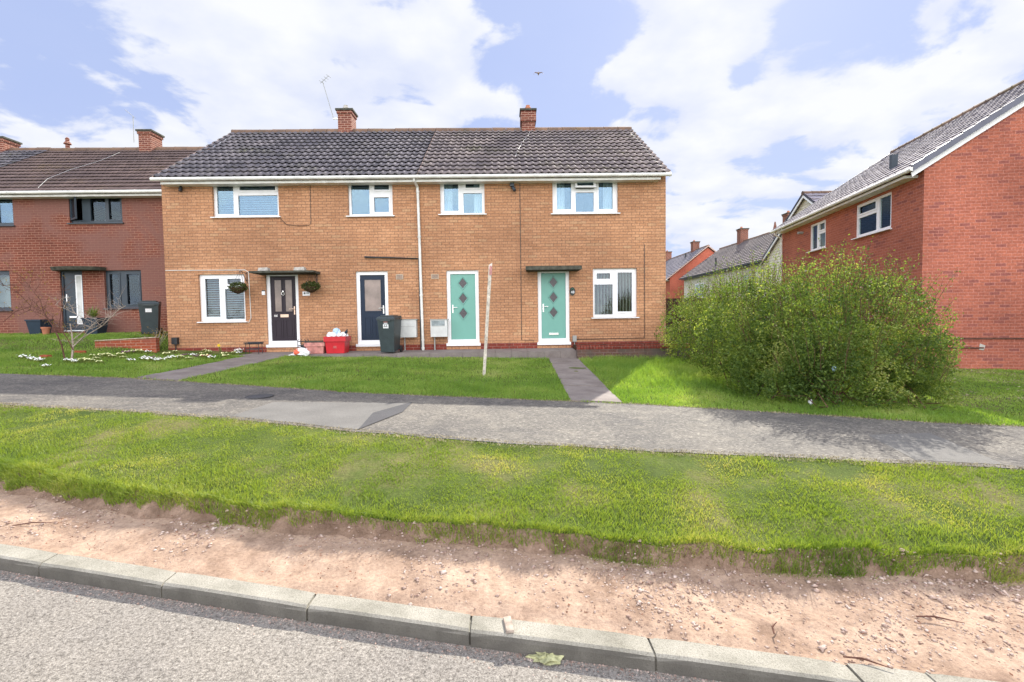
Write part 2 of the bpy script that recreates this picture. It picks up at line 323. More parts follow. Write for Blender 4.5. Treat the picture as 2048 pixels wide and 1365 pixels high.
def ground_mats():
    k = NT('asphalt_road'); v = k.n('ShaderNodeTexVoronoi'); v.inputs['Scale'].default_value = 140; k.l(k.obj(), v.inputs['Vector'])
    n1 = k.noise(60, 6, rough=.75); n2 = k.noise(1.3, 6); n3 = k.noise(210, 3)
    c = k.ramp(n1, [(.36, (.10, .092, .085, 1)), (.47, (.23, .215, .195, 1)), (.60, (.33, .31, .285, 1)), (.72, (.46, .43, .39, 1))])
    c = k.mix(.28, c, v.outputs['Color'], 'SOFT_LIGHT') if False else c
    c = k.mix(1.0, c, k.ramp(v.outputs['Distance'], [(.2, (1.08, 1.07, 1.05, 1)), (.8, (.68, .66, .64, 1))]), 'MULTIPLY')
    c = k.mix(1.0, c, k.ramp(n2, [(.3, (.86, .86, .87, 1)), (.7, (1.1, 1.09, 1.06, 1))]), 'MULTIPLY')
    hh = k.math('ADD', k.math('MULTIPLY', v.outputs['Distance'], -1.0), k.math('MULTIPLY', n1, 1.2))
    MT['road'] = k.done(k.bsdf(c, .9, .2, bump=hh, bstr=.6, bdist=.004))
    k = NT('asphalt_footpath'); v = k.n('ShaderNodeTexVoronoi'); v.inputs['Scale'].default_value = 70; k.l(k.obj(), v.inputs['Vector'])
    st = k.n('ShaderNodeMapping'); k.l(k.obj(), st.inputs[0]); st.inputs['Scale'].default_value = (1, 1.4, 1)
    n1 = k.noise(28, 8, rough=.8, vec=st.outputs[0]); n2 = k.noise(1.0, 6); n3 = k.noise(150, 3)
    c = k.ramp(n1, [(.35, (.05, .048, .048, 1)), (.50, (.11, .105, .10, 1)), (.585, (.165, .158, .148, 1)), (.66, (.48, .46, .41, 1))])
    c = k.mix(1.0, c, k.ramp(n2, [(.3, (.72, .71, .72, 1)), (.7, (1.32, 1.27, 1.17, 1))]), 'MULTIPLY')
    c = k.mix(k.math('MULTIPLY', k.ramp(k.noise(5, 8, rough=.75), [(.5, 0.0), (.66, 1.0)]), .35), c, (.30, .27, .22, 1))
    MT['foot'] = k.done(k.bsdf(c, .9, .2, bump=n1, bstr=.7, bdist=.006))
    for nm, a, b in (('patchl', (.10, .097, .092, 1), (.19, .183, .172, 1)), ('shadow_and_cover', (.05, .05, .056, 1), (.095, .094, .097, 1))):  # second pair of tones: painted footpath shadow, and the utility cover
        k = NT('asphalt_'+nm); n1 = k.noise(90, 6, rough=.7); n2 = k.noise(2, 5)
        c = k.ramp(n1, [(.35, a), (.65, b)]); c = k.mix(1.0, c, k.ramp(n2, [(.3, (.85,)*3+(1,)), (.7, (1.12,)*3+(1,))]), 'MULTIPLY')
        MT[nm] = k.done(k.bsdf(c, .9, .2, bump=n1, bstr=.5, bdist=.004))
    k = NT('sandy_dirt'); n1 = k.noise(2.2, 8, rough=.65); n2 = k.noise(45, 6, rough=.75); n3 = k.noise(9, 6, rough=.7)
    c = k.ramp(n1, [(.30, (.21, .14, .10, 1)), (.48, (.355, .255, .19, 1)), (.70, (.42, .315, .24, 1))])
    c = k.mix(1.0, c, k.ramp(n3, [(.3, (.72, .68, .66, 1)), (.6, (1.08, 1.07, 1.05, 1))]), 'MULTIPLY')
    c = k.mix(1.0, c, k.ramp(n2, [(.30, (.68, .66, .66, 1)), (.5, (1.0, 1.0, 1.0, 1)), (.72, (1.22, 1.22, 1.22, 1))]), 'MULTIPLY')
    MT['dirt'] = k.done(k.bsdf(c, .95, .15, bump=k.math('ADD', n2, n3), bstr=.7, bdist=.012))
    k = NT('shaded_bank_soil'); n1 = k.noise(5, 8, rough=.7); c = k.ramp(n1, [(.3, (.13, .085, .06, 1)), (.5, (.24, .165, .12, 1)), (.7, (.38, .27, .20, 1))])  # tones darkened to carry the shade under the grass overhang
    MT['banksoil_shade'] = k.done(k.bsdf(c, .95, .1, bump=k.noise(30, 6), bstr=1.0, bdist=.05))
    k = NT('turf'); n1 = k.noise(1.4, 7); n2 = k.noise(40, 6, rough=.7)
    c = k.ramp(n1, [(.3, (.055, .085, .02, 1)), (.5, (.095, .13, .03, 1)), (.7, (.20, .18, .08, 1))])
    c = k.mix(1.0, c, k.ramp(n2, [(.3, (.6, .6, .6, 1)), (.7, (1.25, 1.25, 1.2, 1))]), 'MULTIPLY')
    MT['turf'] = k.done(k.bsdf(c, .95, .1, bump=n2, bstr=.9, bdist=.03))
    k = NT('kerb_concrete'); n1 = k.noise(3, 7, rough=.65); n2 = k.noise(120, 5, rough=.8)
    c = k.ramp(n1, [(.3, (.20, .19, .155, 1)), (.5, (.30, .285, .24, 1)), (.7, (.37, .35, .30, 1))])
    c = k.mix(1.0, c, k.ramp(n2, [(.35, (.60, .58, .56, 1)), (.5, (1, 1, 1, 1)), (.7, (1.2, 1.2, 1.2, 1))]), 'MULTIPLY')
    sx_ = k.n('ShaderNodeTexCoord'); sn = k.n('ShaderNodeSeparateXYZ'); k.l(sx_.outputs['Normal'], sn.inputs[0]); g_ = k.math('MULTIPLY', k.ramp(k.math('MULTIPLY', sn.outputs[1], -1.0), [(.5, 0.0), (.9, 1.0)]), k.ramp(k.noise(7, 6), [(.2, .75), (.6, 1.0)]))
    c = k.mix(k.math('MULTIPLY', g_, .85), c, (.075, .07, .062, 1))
    MT['kerb'] = k.done(k.bsdf(c, .9, .2, bump=n2, bstr=.8, bdist=.006))
    k = NT('path_slab'); n1 = k.noise(2.5, 7, rough=.65); n2 = k.noise(60, 6, rough=.8)
    c = k.ramp(n1, [(.3, (.16, .135, .125, 1)), (.5, (.22, .19, .175, 1)), (.7, (.27, .24, .22, 1))])
    c = k.mix(1.0, c, k.ramp(n2, [(.35, (.8, .8, .8, 1)), (.6, (1, 1, 1, 1)), (.72, (1.7, 1.65, 1.55, 1))]), 'MULTIPLY')
    MT['slab'] = k.done(k.bsdf(c, .9, .2, bump=n2, bstr=.4, bdist=.004)); MT['concrete'] = MT['slab']
    k = NT('gravel_stone'); n1 = k.noise(25, 3); c = k.ramp(n1, [(.35, (.22, .14, .11, 1)), (.5, (.38, .28, .23, 1)), (.68, (.58, .48, .42, 1))])
    MT['gravel'] = k.done(k.bsdf(c, .8, .25))
    k = NT('dead_leaf'); n1 = k.noise(20, 3); c = k.ramp(n1, [(.35, (.10, .045, .03, 1)), (.65, (.26, .12, .07, 1))])
    MT['dead'] = k.done(k.bsdf(c, .8, .2))
    k = NT('hay'); n1 = k.noise(12, 3); c = k.ramp(n1, [(.35, (.20, .17, .09, 1)), (.65, (.42, .36, .23, 1))])
    MT['hay'] = k.done(k.bsdf(c, .8, .2))
ground_mats()

# ------------------------------------------------------------------ mesh builder
class MB:
    def __init__(s): s.v = []; s.f = []
    def q(s, *pts):
        i = len(s.v); s.v += [tuple(p) for p in pts]; s.f.append(tuple(range(i, i+len(pts)))); return s
    def box(s, x0, x1, y0, y1, z0, z1):
        i = len(s.v); s.v += [(x, y, z) for z in (z0, z1) for y in (y0, y1) for x in (x0, x1)]
        for f in ((0, 2, 3, 1), (4, 5, 7, 6), (0, 1, 5, 4), (2, 6, 7, 3), (0, 4, 6, 2), (1, 3, 7, 5)): s.f.append(tuple(i+a for a in f))
        return s
    def hexa(s, b, t):                 # bottom 4 and top 4 points, same order round
        i = len(s.v); s.v += [tuple(p) for p in b]+[tuple(p) for p in t]
        s.f += [(i+3, i+2, i+1, i), (i+4, i+5, i+6, i+7)]+[(i+a, i+(a+1) % 4, i+4+(a+1) % 4, i+4+a) for a in range(4)]; return s
    def tube(s, pts, rad, n=8, cap=True):
        pts = [Vector(p) for p in pts]; rr = rad if isinstance(rad, (list, tuple)) else [rad]*len(pts); rings = []
        for a, p in enumerate(pts):
            d = (pts[min(a+1, len(pts)-1)]-pts[max(a-1, 0)])
            d = d.normalized() if d.length > 1e-9 else Vector((0, 0, 1))
            e = d.orthogonal().normalized() if a == 0 else (e-d*e.dot(d)).normalized()
            g = d.cross(e); i = len(s.v); rings.append(i)
            for b in range(n):
                t = 2*math.pi*b/n; s.v.append(tuple(p+(e*math.cos(t)+g*math.sin(t))*rr[a]))
        for a in range(len(rings)-1):
            for b in range(n): s.f.append((rings[a]+b, rings[a]+(b+1) % n, rings[a+1]+(b+1) % n, rings[a+1]+b))
        if cap: s.f.append(tuple(rings[0]+b for b in reversed(range(n)))); s.f.append(tuple(rings[-1]+b for b in range(n)))
        return s
    def lathe(s, c, prof, n=16, sx=1, sy=1):
        rings = []
        for r, z in prof:
            rings.append(len(s.v))
            for b in range(n):
                t = 2*math.pi*b/n; s.v.append((c[0]+r*sx*math.cos(t), c[1]+r*sy*math.sin(t), c[2]+z))
        for a in range(len(rings)-1):
            for b in range(n): s.f.append((rings[a]+b, rings[a]+(b+1) % n, rings[a+1]+(b+1) % n, rings[a+1]+b))
        s.f.append(tuple(rings[0]+b for b in reversed(range(n)))); s.f.append(tuple(rings[-1]+b for b in range(n))); return s
    def ring(s, o, i, y0, y1):         # rectangular ring in xz: o,i = (x0,x1,z0,z1), front at y0
        O = [(o[0], o[2]), (o[1], o[2]), (o[1], o[3]), (o[0], o[3])]; I = [(i[0], i[2]), (i[1], i[2]), (i[1], i[3]), (i[0], i[3])]
        for a in range(4):
            b = (a+1) % 4
            s.hexa([(O[a][0], y1, O[a][1]), (O[b][0], y1, O[b][1]), (I[b][0], y1, I[b][1]), (I[a][0], y1, I[a][1])],
                   [(O[a][0], y0, O[a][1]), (O[b][0], y0, O[b][1]), (I[b][0], y0, I[b][1]), (I[a][0], y0, I[a][1])])
        return s
    def panel(s, x0, x1, z0, z1, holes, yf, depth, outer=False):   # wall in xz with holes and reveals
        xs = sorted({x0, x1, *[v for q in holes for v in q[:2] if x0 < v < x1]}); zs = sorted({z0, z1, *[v for q in holes for v in q[2:] if z0 < v < z1]})
        for a in range(len(xs)-1):
            for b in range(len(zs)-1):
                mx = (xs[a]+xs[a+1])/2; mz = (zs[b]+zs[b+1])/2
                if any(q[0] < mx < q[1] and q[2] < mz < q[3] for q in holes): continue
                s.q((xs[a], yf, zs[b]), (xs[a+1], yf, zs[b]), (xs[a+1], yf, zs[b+1]), (xs[a], yf, zs[b+1]))
        for q in holes:
            a, b, c, d = q; e = yf+depth
            s.q((a, yf, c), (b, yf, c), (b, e, c), (a, e, c)); s.q((a, yf, d), (a, e, d), (b, e, d), (b, yf, d))
            s.q((a, yf, c), (a, e, c), (a, e, d), (a, yf, d)); s.q((b, yf, c), (b, yf, d), (b, e, d), (b, e, c))
        if outer:
            e = yf+depth
            s.q((x0, yf, z0), (x0, e, z0), (x1, e, z0), (x1, yf, z0)); s.q((x0, yf, z1), (x1, yf, z1), (x1, e, z1), (x0, e, z1))
            s.q((x0, yf, z0), (x0, yf, z1), (x0, e, z1), (x0, e, z0)); s.q((x1, yf, z0), (x1, e, z0), (x1, e, z1), (x1, yf, z1))
        return s
    def build(s, name, mat, parent=None, off=(0, 0, 0), smooth=False):
        me = bpy.data.meshes.new(name); ox, oy, oz = off
        me.from_pydata([(a-ox, b-oy, c-oz) for a, b, c in s.v], [], s.f); me.materials.append(mat)
        if smooth:
            me.polygons.foreach_set('use_smooth', [True]*len(me.polygons))
        o = bpy.data.objects.new(name, me); C.objects.link(o)
        if parent: o.parent = parent
        return o
def np_mesh(name, V, F, mat, parent=None, smooth=False):
    me = bpy.data.meshes.new(name); V = np.asarray(V, np.float32); F = np.asarray(F, np.int32); k = F.shape[1]
    me.vertices.add(len(V)); me.vertices.foreach_set('co', V.ravel()); me.loops.add(F.size); me.loops.foreach_set('vertex_index', F.ravel())
    me.polygons.add(len(F)); me.polygons.foreach_set('loop_start', np.arange(0, F.size, k, dtype=np.int32))
    me.update(calc_edges=True); me.materials.append(mat)
    if smooth: me.polygons.foreach_set('use_smooth', np.ones(len(F), bool))
    o = bpy.data.objects.new(name, me); C.objects.link(o)
    if parent: o.parent = parent
    return o
def tag(o, label=None, cat=None, group=None, kind=None):
    if label: o['label'] = label
    if cat: o['category'] = cat
    if group: o['group'] = group
    if kind: o['kind'] = kind
    return o
def thing(name, label, cat, loc=(0, 0, 0), rotz=0, group=None):
    o = bpy.data.objects.new(name, None); C.objects.link(o); o.location = loc; o.rotation_euler = (0, 0, rotz); o.empty_display_size = .2
    return tag(o, label, cat, group)
def dup(root, loc, rotz=0, label=None, scale=1):
    r = root.copy(); C.objects.link(r); r.location = loc; r.rotation_euler = (0, 0, rotz); r.scale = (scale,)*3
    if label: r['label'] = label
    for ch in list(root.children):
        c = ch.copy(); C.objects.link(c); c.parent = r
        for g in ch.children:
            d = g.copy(); C.objects.link(d); d.parent = c
    return r
def text_mesh(name, body, size, mat, parent, loc, depth=.002, align='CENTER'):
    cu = bpy.data.curves.new(name, 'FONT'); cu.body = body; cu.size = size; cu.extrude = depth; cu.align_x = align; cu.align_y = 'CENTER'
    t = bpy.data.objects.new(name, cu); C.objects.link(t)
    dg = bpy.context.evaluated_depsgraph_get(); me = bpy.data.meshes.new_from_object(t.evaluated_get(dg)); bpy.data.objects.remove(t)
    me.materials.clear(); me.materials.append(mat); o = bpy.data.objects.new(name, me); C.objects.link(o)
    o.rotation_euler = (R(90), 0, 0); o.location = loc
    if parent: o.parent = parent
    return o

# ------------------------------------------------------------------ ground sheets
def loft(name, yA, yB, x0, x1, nx, ny, mat, zfun, kind='structure', smooth=True):
    xs = np.linspace(x0, x1, nx) if not isinstance(nx, np.ndarray) else nx; nx = len(xs)
    t = np.linspace(0, 1, ny)[:, None]; ya = yA(xs)[None, :]; yb = yB(xs)[None, :]
    Y = ya+(yb-ya)*t; X = np.broadcast_to(xs[None, :], Y.shape); Z = zfun(X, Y)
    V = np.stack([X, Y, Z], -1).reshape(-1, 3); i = np.arange(ny-1)[:, None]*nx+np.arange(nx-1)[None, :]; i = i.ravel()
    F = np.stack([i, i+1, i+nx+1, i+nx], -1)
    return tag(np_mesh(name, V, F, mat, smooth=smooth), kind=kind)
fine = np.concatenate([np.linspace(-300, -45, 20), np.linspace(-40, -15, 50), np.linspace(-14.8, 14.8, 500), np.linspace(15, 40, 50), np.linspace(45, 300, 20)])
near = np.concatenate([np.linspace(-60, -12, 60), np.linspace(-11.95, 11.95, 900), np.linspace(12, 60, 60)])
KW = .150; KH = .088
def kfront(x): return cv(K1, x)-KW
def tvar(x, y): return (vnoise(x, y, 1.2, 3)-.5)*.05+(vnoise(x, y, 4, 5)-.5)*.03
def ground_z(X, Y):
    amp = np.clip((Y-cv(K5, X))/.5, 0, 1)*np.clip(1-(Y-40)/40, 0, 1)
    return H(X, Y)+tvar(X, Y)*amp*.6
yr = np.concatenate([np.linspace(0, 1, 90)**1.6])
def loft2(name, yA, yB, xs, ts, mat, zfun):
    ya = yA(xs)[None, :]; yb = yB(xs)[None, :]; Y = ya+(yb-ya)*ts[:, None]; X = np.broadcast_to(xs[None, :], Y.shape); Z = zfun(X, Y)
    nx = len(xs); V = np.stack([X, Y, Z], -1).reshape(-1, 3); i = (np.arange(len(ts)-1)[:, None]*nx+np.arange(nx-1)[None, :]).ravel()
    return V, np.stack([i, i+1, i+nx+1, i+nx], -1)
V1, F1 = loft2('g', lambda x: cv(K5, x)-.03, lambda x: np.full_like(x, 18.), fine, np.linspace(0, 1, 110), None, ground_z)
V2, F2 = loft2('g', lambda x: np.full_like(x, 18.), lambda x: np.full_like(x, 900.), fine, np.linspace(0, 1, 60)**3, None, ground_z)
xs3 = np.linspace(-300, 300, 60)
V3, F3 = loft2('g', lambda x: np.full_like(x, -300.), lambda x: np.full_like(x, -6.5), xs3, np.linspace(0, 1, 12), None, lambda X, Y: SL(X)+.02)
V = np.concatenate([V1, V2, V3]); F = np.concatenate([F1, F2+len(V1), F3+len(V1)+len(V2)])
tag(np_mesh('ground', V, F, MT['turf'], smooth=True), kind='structure')
loft('road', lambda x: np.full_like(x, -6.5), lambda x: kfront(x)+.02, 0, 0, near, 60, MT['road'], lambda X, Y: SL(X)-KH)
loft('verge_dirt', lambda x: cv(K1, x)-.01, lambda x: cv(K2, x)+.16, 0, 0, near, 80, MT['dirt'],
     lambda X, Y: H(X, np.minimum(Y, cv(K2, X)))-.006+((vnoise(X, Y, 2.5, 1)-.5)*.035+(vnoise(X, Y, 9, 2)-.5)*.014+(vnoise(X, Y, 30, 4)-.5)*.006)*np.clip((Y-cv(K1, X))/.08, 0, 1))
def bank_z(X, Y): return H(X, Y)+(vnoise(X, Y, 6, 8)-.5)*.05-.05*np.clip((cv(K2, X)+.0-Y)/.05, 0, 1)
loft('grass_bank', lambda x: cv(K2, x)-.05, lambda x: cv(K3, x)+.01, 0, 0, near, 14, MT['banksoil_shade'], bank_z)
def verge_z(X, Y):
    w = np.clip((Y-cv(K3, X))/.2, 0, 1)*np.clip((cv(K4, X)-Y)/.2, 0, 1)
    return H(X, Y)+tvar(X, Y)*w+(1-np.clip((Y-cv(K3, X))/.15, 0, 1))*(vnoise(X, Y, 6, 8)-.5)*.05
loft('verge', lambda x: cv(K3, x), lambda x: cv(K4, x)+.02, 0, 0, near, 60, MT['turf'], verge_z)
loft('footpath', lambda x: cv(K4, x), lambda x: cv(K5, x), 0, 0, near, 30, MT['foot'], lambda X, Y: H(X, Y)+.006+(vnoise(X, Y, 1.5, 9)-.5)*.004)

# kerb with joints
mbk = MB(); kx = [UY(p, 0, 1)[0] for p in (0,)]
joints = sorted([on_slope(px, py, 0)[0] for px, py in ((-160, 1062), (122, 1104), (355, 1143), (633, 1185), (943, 1228), (1295, 1272), (1690, 1325))])
for i in range(1, 24): joints.append(joints[6]+.90*i); joints.insert(0, joints[0]-.90)
joints = sorted(joints)
for a, b in zip(joints[:-1], joints[1:]):
    g = .006; x0 = a+g; x1 = b-g; N = 6; dz = random.uniform(-.003, .003); dy = random.uniform(-.004, .004)
    prof = [(0.0, -.22), (0.0, -.03), (.006, -.010), (.022, 0.0), (KW-.004, .002), (KW, -.006), (KW, -.2)]
    i0 = len(mbk.v)
    for k_ in range(N+1):
        x = x0+(x1-x0)*k_/N
        edge = .006 if k_ in (0, N) else 0
        for (py_, pz) in prof:
            e = edge if pz > -.02 else 0
            mbk.v.append((x+(-e if k_ == N else e if k_ == 0 else 0)*.0, kfront(x)+py_+dy+(e*.7 if py_ < .03 else 0), SL(x)+pz+dz-e))
    P = len(prof)
    for k_ in range(N):
        for j in range(P-1):
            q = i0+k_*P+j; mbk.f.append((q, q+P, q+P+1, q+1))
    mbk.f.append(tuple(i0+j for j in range(P))); mbk.f.append(tuple(i0+N*P+j for j in reversed(range(P))))
xsk = np.linspace(-14, 14, 300); i0 = len(mbk.v)
for x in xsk: mbk.v += [(x, kfront(x)+.016, SL(x)-.2), (x, kfront(x)+.016, SL(x)-.02), (x, cv(K1, x)+.02, SL(x)-.02)]
for i in range(len(xsk)-1):
    for j in range(2): q = i0+3*i+j; mbk.f.append((q, q+3, q+4, q+1))
tag(mbk.build('kerb', MT['kerb']), kind='structure')

# ------------------------------------------------------------------ roofs
def roof_slope(x0, x1, ye, ze, yr_, zr, period=.19, amp=.022, nc=13, seg=6, lip=.035, xoff=0):
    L = math.hypot(yr_-ye, zr-ze); dy, dz = (yr_-ye)/L, (zr-ze)/L; ny, nzz = -dz*(1 if yr_ > ye else -1), abs(dy)
    if yr_ < ye: ny = abs(dz)
    nx = max(2, int((x1-x0)/period*seg)); xs = np.linspace(x0, x1, nx+1)
    ph = (xs-xoff)/period*2*math.pi; w = (np.clip(np.sin(ph), -.35, 1)+.35)/1.35*amp
    V = []; F = []; g = L/nc
    for j in range(nc):
        s0 = j*g-.02; s1 = (j+1)*g
        jit = (vnoise(np.floor((xs-x0)/period/1.0), np.full_like(xs, j*3.7), 1.3, 17)-.5)*.006
        for s_, off in ((s0+.001, lip-.017), (s0, lip), (s0+g*.55, lip*.6), (s1+.05, .004)):
            o = off+w+jit
            V.append(np.stack([xs, ye+dy*s_+ny*o, ze+dz*s_+nzz*o], -1))
    V = np.concatenate(V); R_ = nc*4; n1 = nx+1
    for r in range(R_-1):
        if r % 4 == 3: continue
        i = r*n1+np.arange(nx); F.append(np.stack([i, i+1, i+n1+1, i+n1], -1))
    return V, np.concatenate(F)
def ridge_tiles(mb, x0, x1, y, z, r=.11):
    n = max(1, int((x1-x0)/.45)); w = (x1-x0)/n
    for i in range(n):
        a = x0+i*w; b = a+w-.012; dz = random.uniform(-.006, .006)
        mb.tube([(a, y, z+dz), (a+.04, y, z+dz), (b, y, z+dz)], [r*1.06, r, r*.97], 12)
def house(name, label, origin, theta, L, D, hw, rise, wallmat, tilemat, holes=(), eo=.32, vo=.10, nc=13, period=.19, seg=6, amp=.022, gablemat=None, wall_z0=-.3, lip=.055, pipe_side=None, gut=True, gmat=None, reveal=.11, vergem=None, endwalls=(True, True), cat='house', group=None, verges=(True, True), vor=None):
    root = thing(name, label, cat, origin, theta, group)
    m = MB(); m.panel(0, L, wall_z0, hw, list(holes), 0, reveal)
    zr = hw+rise; md = D/2
    for x, o in ((0, 0), (L, 1)):
        if not endwalls[o]: continue
        p = [(x, 0, wall_z0), (x, D, wall_z0), (x, D, hw), (x, md, zr-.05), (x, 0, hw)]
        m.q(*(p if o == 1 else p[::-1]))
    m.q((L, D, wall_z0), (0, D, wall_z0), (0, D, hw), (L, D, hw)); m.q((0, 0.15, 0.02), (L, .15, .02), (L, D, .02), (0, D, .02))
    w = m.build('wall', wallmat, root)
    sl_ = rise/md; ze = hw+.10-eo*sl_
    vr = vo if vor is None else vor
    V_, F_ = roof_slope(-vo, L+vr, -eo, ze, md, zr+.10, period, amp, nc, seg, lip)
    V2_, F2_ = roof_slope(-vo, L+vr, D+eo, ze, md, zr+.10, period*2, 0.0, nc, 1, lip)
    # underside board so that no light passes through the roof
    n = len(V_)+len(V2_); U = np.array([(-vo+.02, -eo+.02, ze-.05), (L+vr-.02, -eo+.02, ze-.05), (L+vr-.02, md, zr+.02), (-vo+.02, md, zr+.02), (-vo+.02, D+eo-.02, ze-.05), (L+vr-.02, D+eo-.02, ze-.05)])
    F_ = np.concatenate([F_, F2_+len(V_), np.array([(n, n+1, n+2, n+3), (n+3, n+2, n+5, n+4)])])
    rf = np_mesh('roof', np.concatenate([V_, V2_, U]), F_, tilemat, root)
    rt = MB(); ridge_tiles(rt, -vo-(.02 if vo else 0), L+vr+(.02 if vr else 0), md, zr+.10); rt.build('ridge_tiles', MT['ridge'], rf, smooth=False)
    for x, on in ((-vo-.012, verges[0]), (L+vr-.022, verges[1])):     # a verge strip along each gable
        if not on: continue
        vm = MB()
        for (ya, za, yb, zb) in ((-eo, ze, md, zr+.10), (D+eo, ze, md, zr+.10)):
            vm.hexa([(x, ya, za-.05), (x+.034, ya, za-.05), (x+.034, yb, zb-.05), (x, yb, zb-.05)], [(x, ya, za+.05), (x+.034, ya, za+.05), (x+.034, yb, zb+.05), (x, yb, zb+.05)])
        vm.build('verge', vergem or MT['verge'], rf)
    if gut:
        g = MB(); gz = ze-.035; gy = -eo-.035; pts = []
        g.tube([(-vo-(.02 if vo else 0), gy, gz), (L+vr+(.02 if vr else -.001), gy, gz)], .048, 12)
        for i in range(int(L/.95)+1):
            bx = min(L, .25+i*.95); g.tube([(bx-.014, gy, gz), (bx+.014, gy, gz)], .054, 12)
        g.build('gutter', gmat or MT['gutterw'], rf, smooth=False)
        f = MB(); f.box(.16 if vo else 0, L-(.22 if vr else .001), -eo+.03, 0.02, ze-.15, ze-.085); f.build('fascia', gmat or MT['gutterw'], rf)
    return root, w, rf, dict(ze=ze, zr=zr, md=md, eo=eo)
def chimney(parent, x, y, z0, z1, wx=.62, wy=.85, pot=True, corbel=True, aerial=None, potm=None):
    m = MB(); m.box(x-wx/2, x+wx/2, y-wy/2, y+wy/2, z0, z1-.16)
    if corbel: m.box(x-wx/2-.03, x+wx/2+.03, y-wy/2-.03, y+wy/2+.03, z1-.159, z1-.071)
    c = m.build('chimney', MT['chim'], parent)
    k = MB(); k.box(x-wx/2-.065, x+wx/2+.065, y-wy/2-.065, y+wy/2+.065, z1-.06, z1); k.build('chimney_cap', MT['canopy'], c)
    if pot: p = MB(); p.lathe((x, y-.1, z1), [(.10, 0), (.10, .10), (.07, .13), (.07, .17)], 12); p.build('chimney_pot', potm or MT['terra'], c)
    return c

# ------------------------------------------------------------------ windows and doors
def window(parent, rect, lights, fmat, gmat, depth=.06, sill=True, blind=None, y=.07, open_light=None, sillm=None):
    """rect, lights in local xz; lights: (rect, is_sash)"""
    m = MB(); x0, x1, z0, z1 = rect
    m.panel(x0, x1, z0, z1, [l[0] for l in lights], y, depth, outer=True)
    w = m.build('window', fmat, parent)
    for i, (l, sash) in enumerate(lights):
        a, b, c, d = l
        if open_light == i: continue
        if sash:
            s_ = MB(); s_.ring((a-.022, b+.022, c-.022, d+.022), (a+.022, b-.022, c+.022, d-.022), y-.016, y+.03); s_.build('sash', fmat, w)
        p = MB(); p.box(a-.002, b+.002, y+.034, y+.040, c-.002, d+.002); p.build('pane', gmat, w)
    if sill:
        s_ = MB(); s_.hexa([(x0-.05, y-.13, z0-.035), (x1+.05, y-.13, z0-.035), (x1+.05, y+.04, z0-.03), (x0-.05, y+.04, z0-.03)], [(x0-.05, y-.13, z0-.012), (x1+.05, y-.13, z0-.012), (x1+.05, y+.04, z0+.004), (x0-.05, y+.04, z0+.004)])
        s_.build('sill', sillm or fmat, w)
    if blind == 'slats':
        b_ = MB(); zz = z0+.06
        while zz < z1-.05:
            b_.hexa([(x0+.04, y+.10, zz), (x1-.04, y+.10, zz), (x1-.04, y+.125, zz+.018), (x0+.04, y+.125, zz+.018)], [(x0+.04, y+.10, zz+.002), (x1-.04, y+.10, zz+.002), (x1-.04, y+.125, zz+.021), (x0+.04, y+.125, zz+.021)]); zz += .062
        b_.build('blind', MT['blind'], w)
    if blind == 'vertical':
        b_ = MB(); xx = x0+.07
        while xx < x1-.08:
            b_.hexa([(xx, y+.16, z0+.05), (xx+.035, y+.11, z0+.05), (xx+.037, y+.112, z0+.05), (xx+.002, y+.162, z0+.05)], [(xx, y+.16, z1-.04), (xx+.035, y+.11, z1-.04), (xx+.037, y+.112, z1-.04), (xx+.002, y+.162, z1-.04)]); xx += .088
        b_.build('blind', MT['blindv'], w)
    if blind in ('curtains', 'nets'):
        for (ca, cb) in (((x0+.05, x0+.32), (x1-.30, x1-.05)) if blind == 'curtains' else ((x0+.05, x0+.36), (x1-.36, x1-.05))):
            b_ = MB(); n = 24
            for i in range(n):
                t0 = i/n; t1 = (i+1)/n; f = lambda t: y+.17+.025*math.sin(t*26)
                nar = .0
                b_.q((ca+(cb-ca)*t0, f(t0), z0+.03), (ca+(cb-ca)*t1, f(t1), z0+.03), (ca+(cb-ca)*t1, f(t1), z1-.03), (ca+(cb-ca)*t0, f(t0), z1-.03))
            b_.build('curtain', MT['curtain'], w)
    if blind == 'back':
        b_ = MB(); b_.box(x0+.05, x1-.05, y+.2, y+.21, z0+.03, z1-.03); b_.build('blind', MT['blind'], w)
    return w

YF = 13.7; ZB = .82
def FR(px0, py0, px1, py1, Y=YF, ox=0, oz=0):
    mx = (px0+px1)/2; my = (py0+py1)/2
    return (UY(px0, my, Y)[0]-ox, UY(px1, my, Y)[0]-ox, UY(mx, py1, Y)[1]-oz, UY(mx, py0, Y)[1]-oz)
XL = UY(323, 400, YF)[0]*.5+UY(336, 660, YF)[0]*.5; XM = UY(842, 520, YF)[0]; XR = UY(1331.5, 480, YF)[0]
zeav = (UY(341, 360.4, YF)[1]+UY(1312, 351.2, YF)[1])/2
HW = zeav-ZB+.06
RIDGE_Y = 17.5; D_ = (RIDGE_Y-YF)*2
zrid = (UY(500, 262, RIDGE_Y)[1]+UY(865, 258, RIDGE_Y)[1]+UY(1240, 252.5, RIDGE_Y)[1])/3-.2
RISE = zrid-ZB-HW
HA = (XL, YF, ZB); HB = (XM, YF, ZB)
def fa(px0, py0, px1, py1): return FR(px0, py0, px1, py1, YF, XL, ZB)
def fb(px0, py0, px1, py1): return FR(px0, py0, px1, py1, YF, XM, ZB)
W1 = fa(425, 361, 557, 433.5); W2 = fa(696, 360, 785, 431.5); W5 = fa(398, 549, 490, 643); D1 = fa(533, 545, 598, 692); D2 = fa(713, 543, 777, 690.5)
W3 = fb(880, 357, 969, 428); W4 = fb(1105, 354, 1236, 426.5); W6 = fb(1186, 537, 1274, 634.5); D3 = fb(894, 541, 958, 689); D4 = fb(1076, 539, 1139, 687)
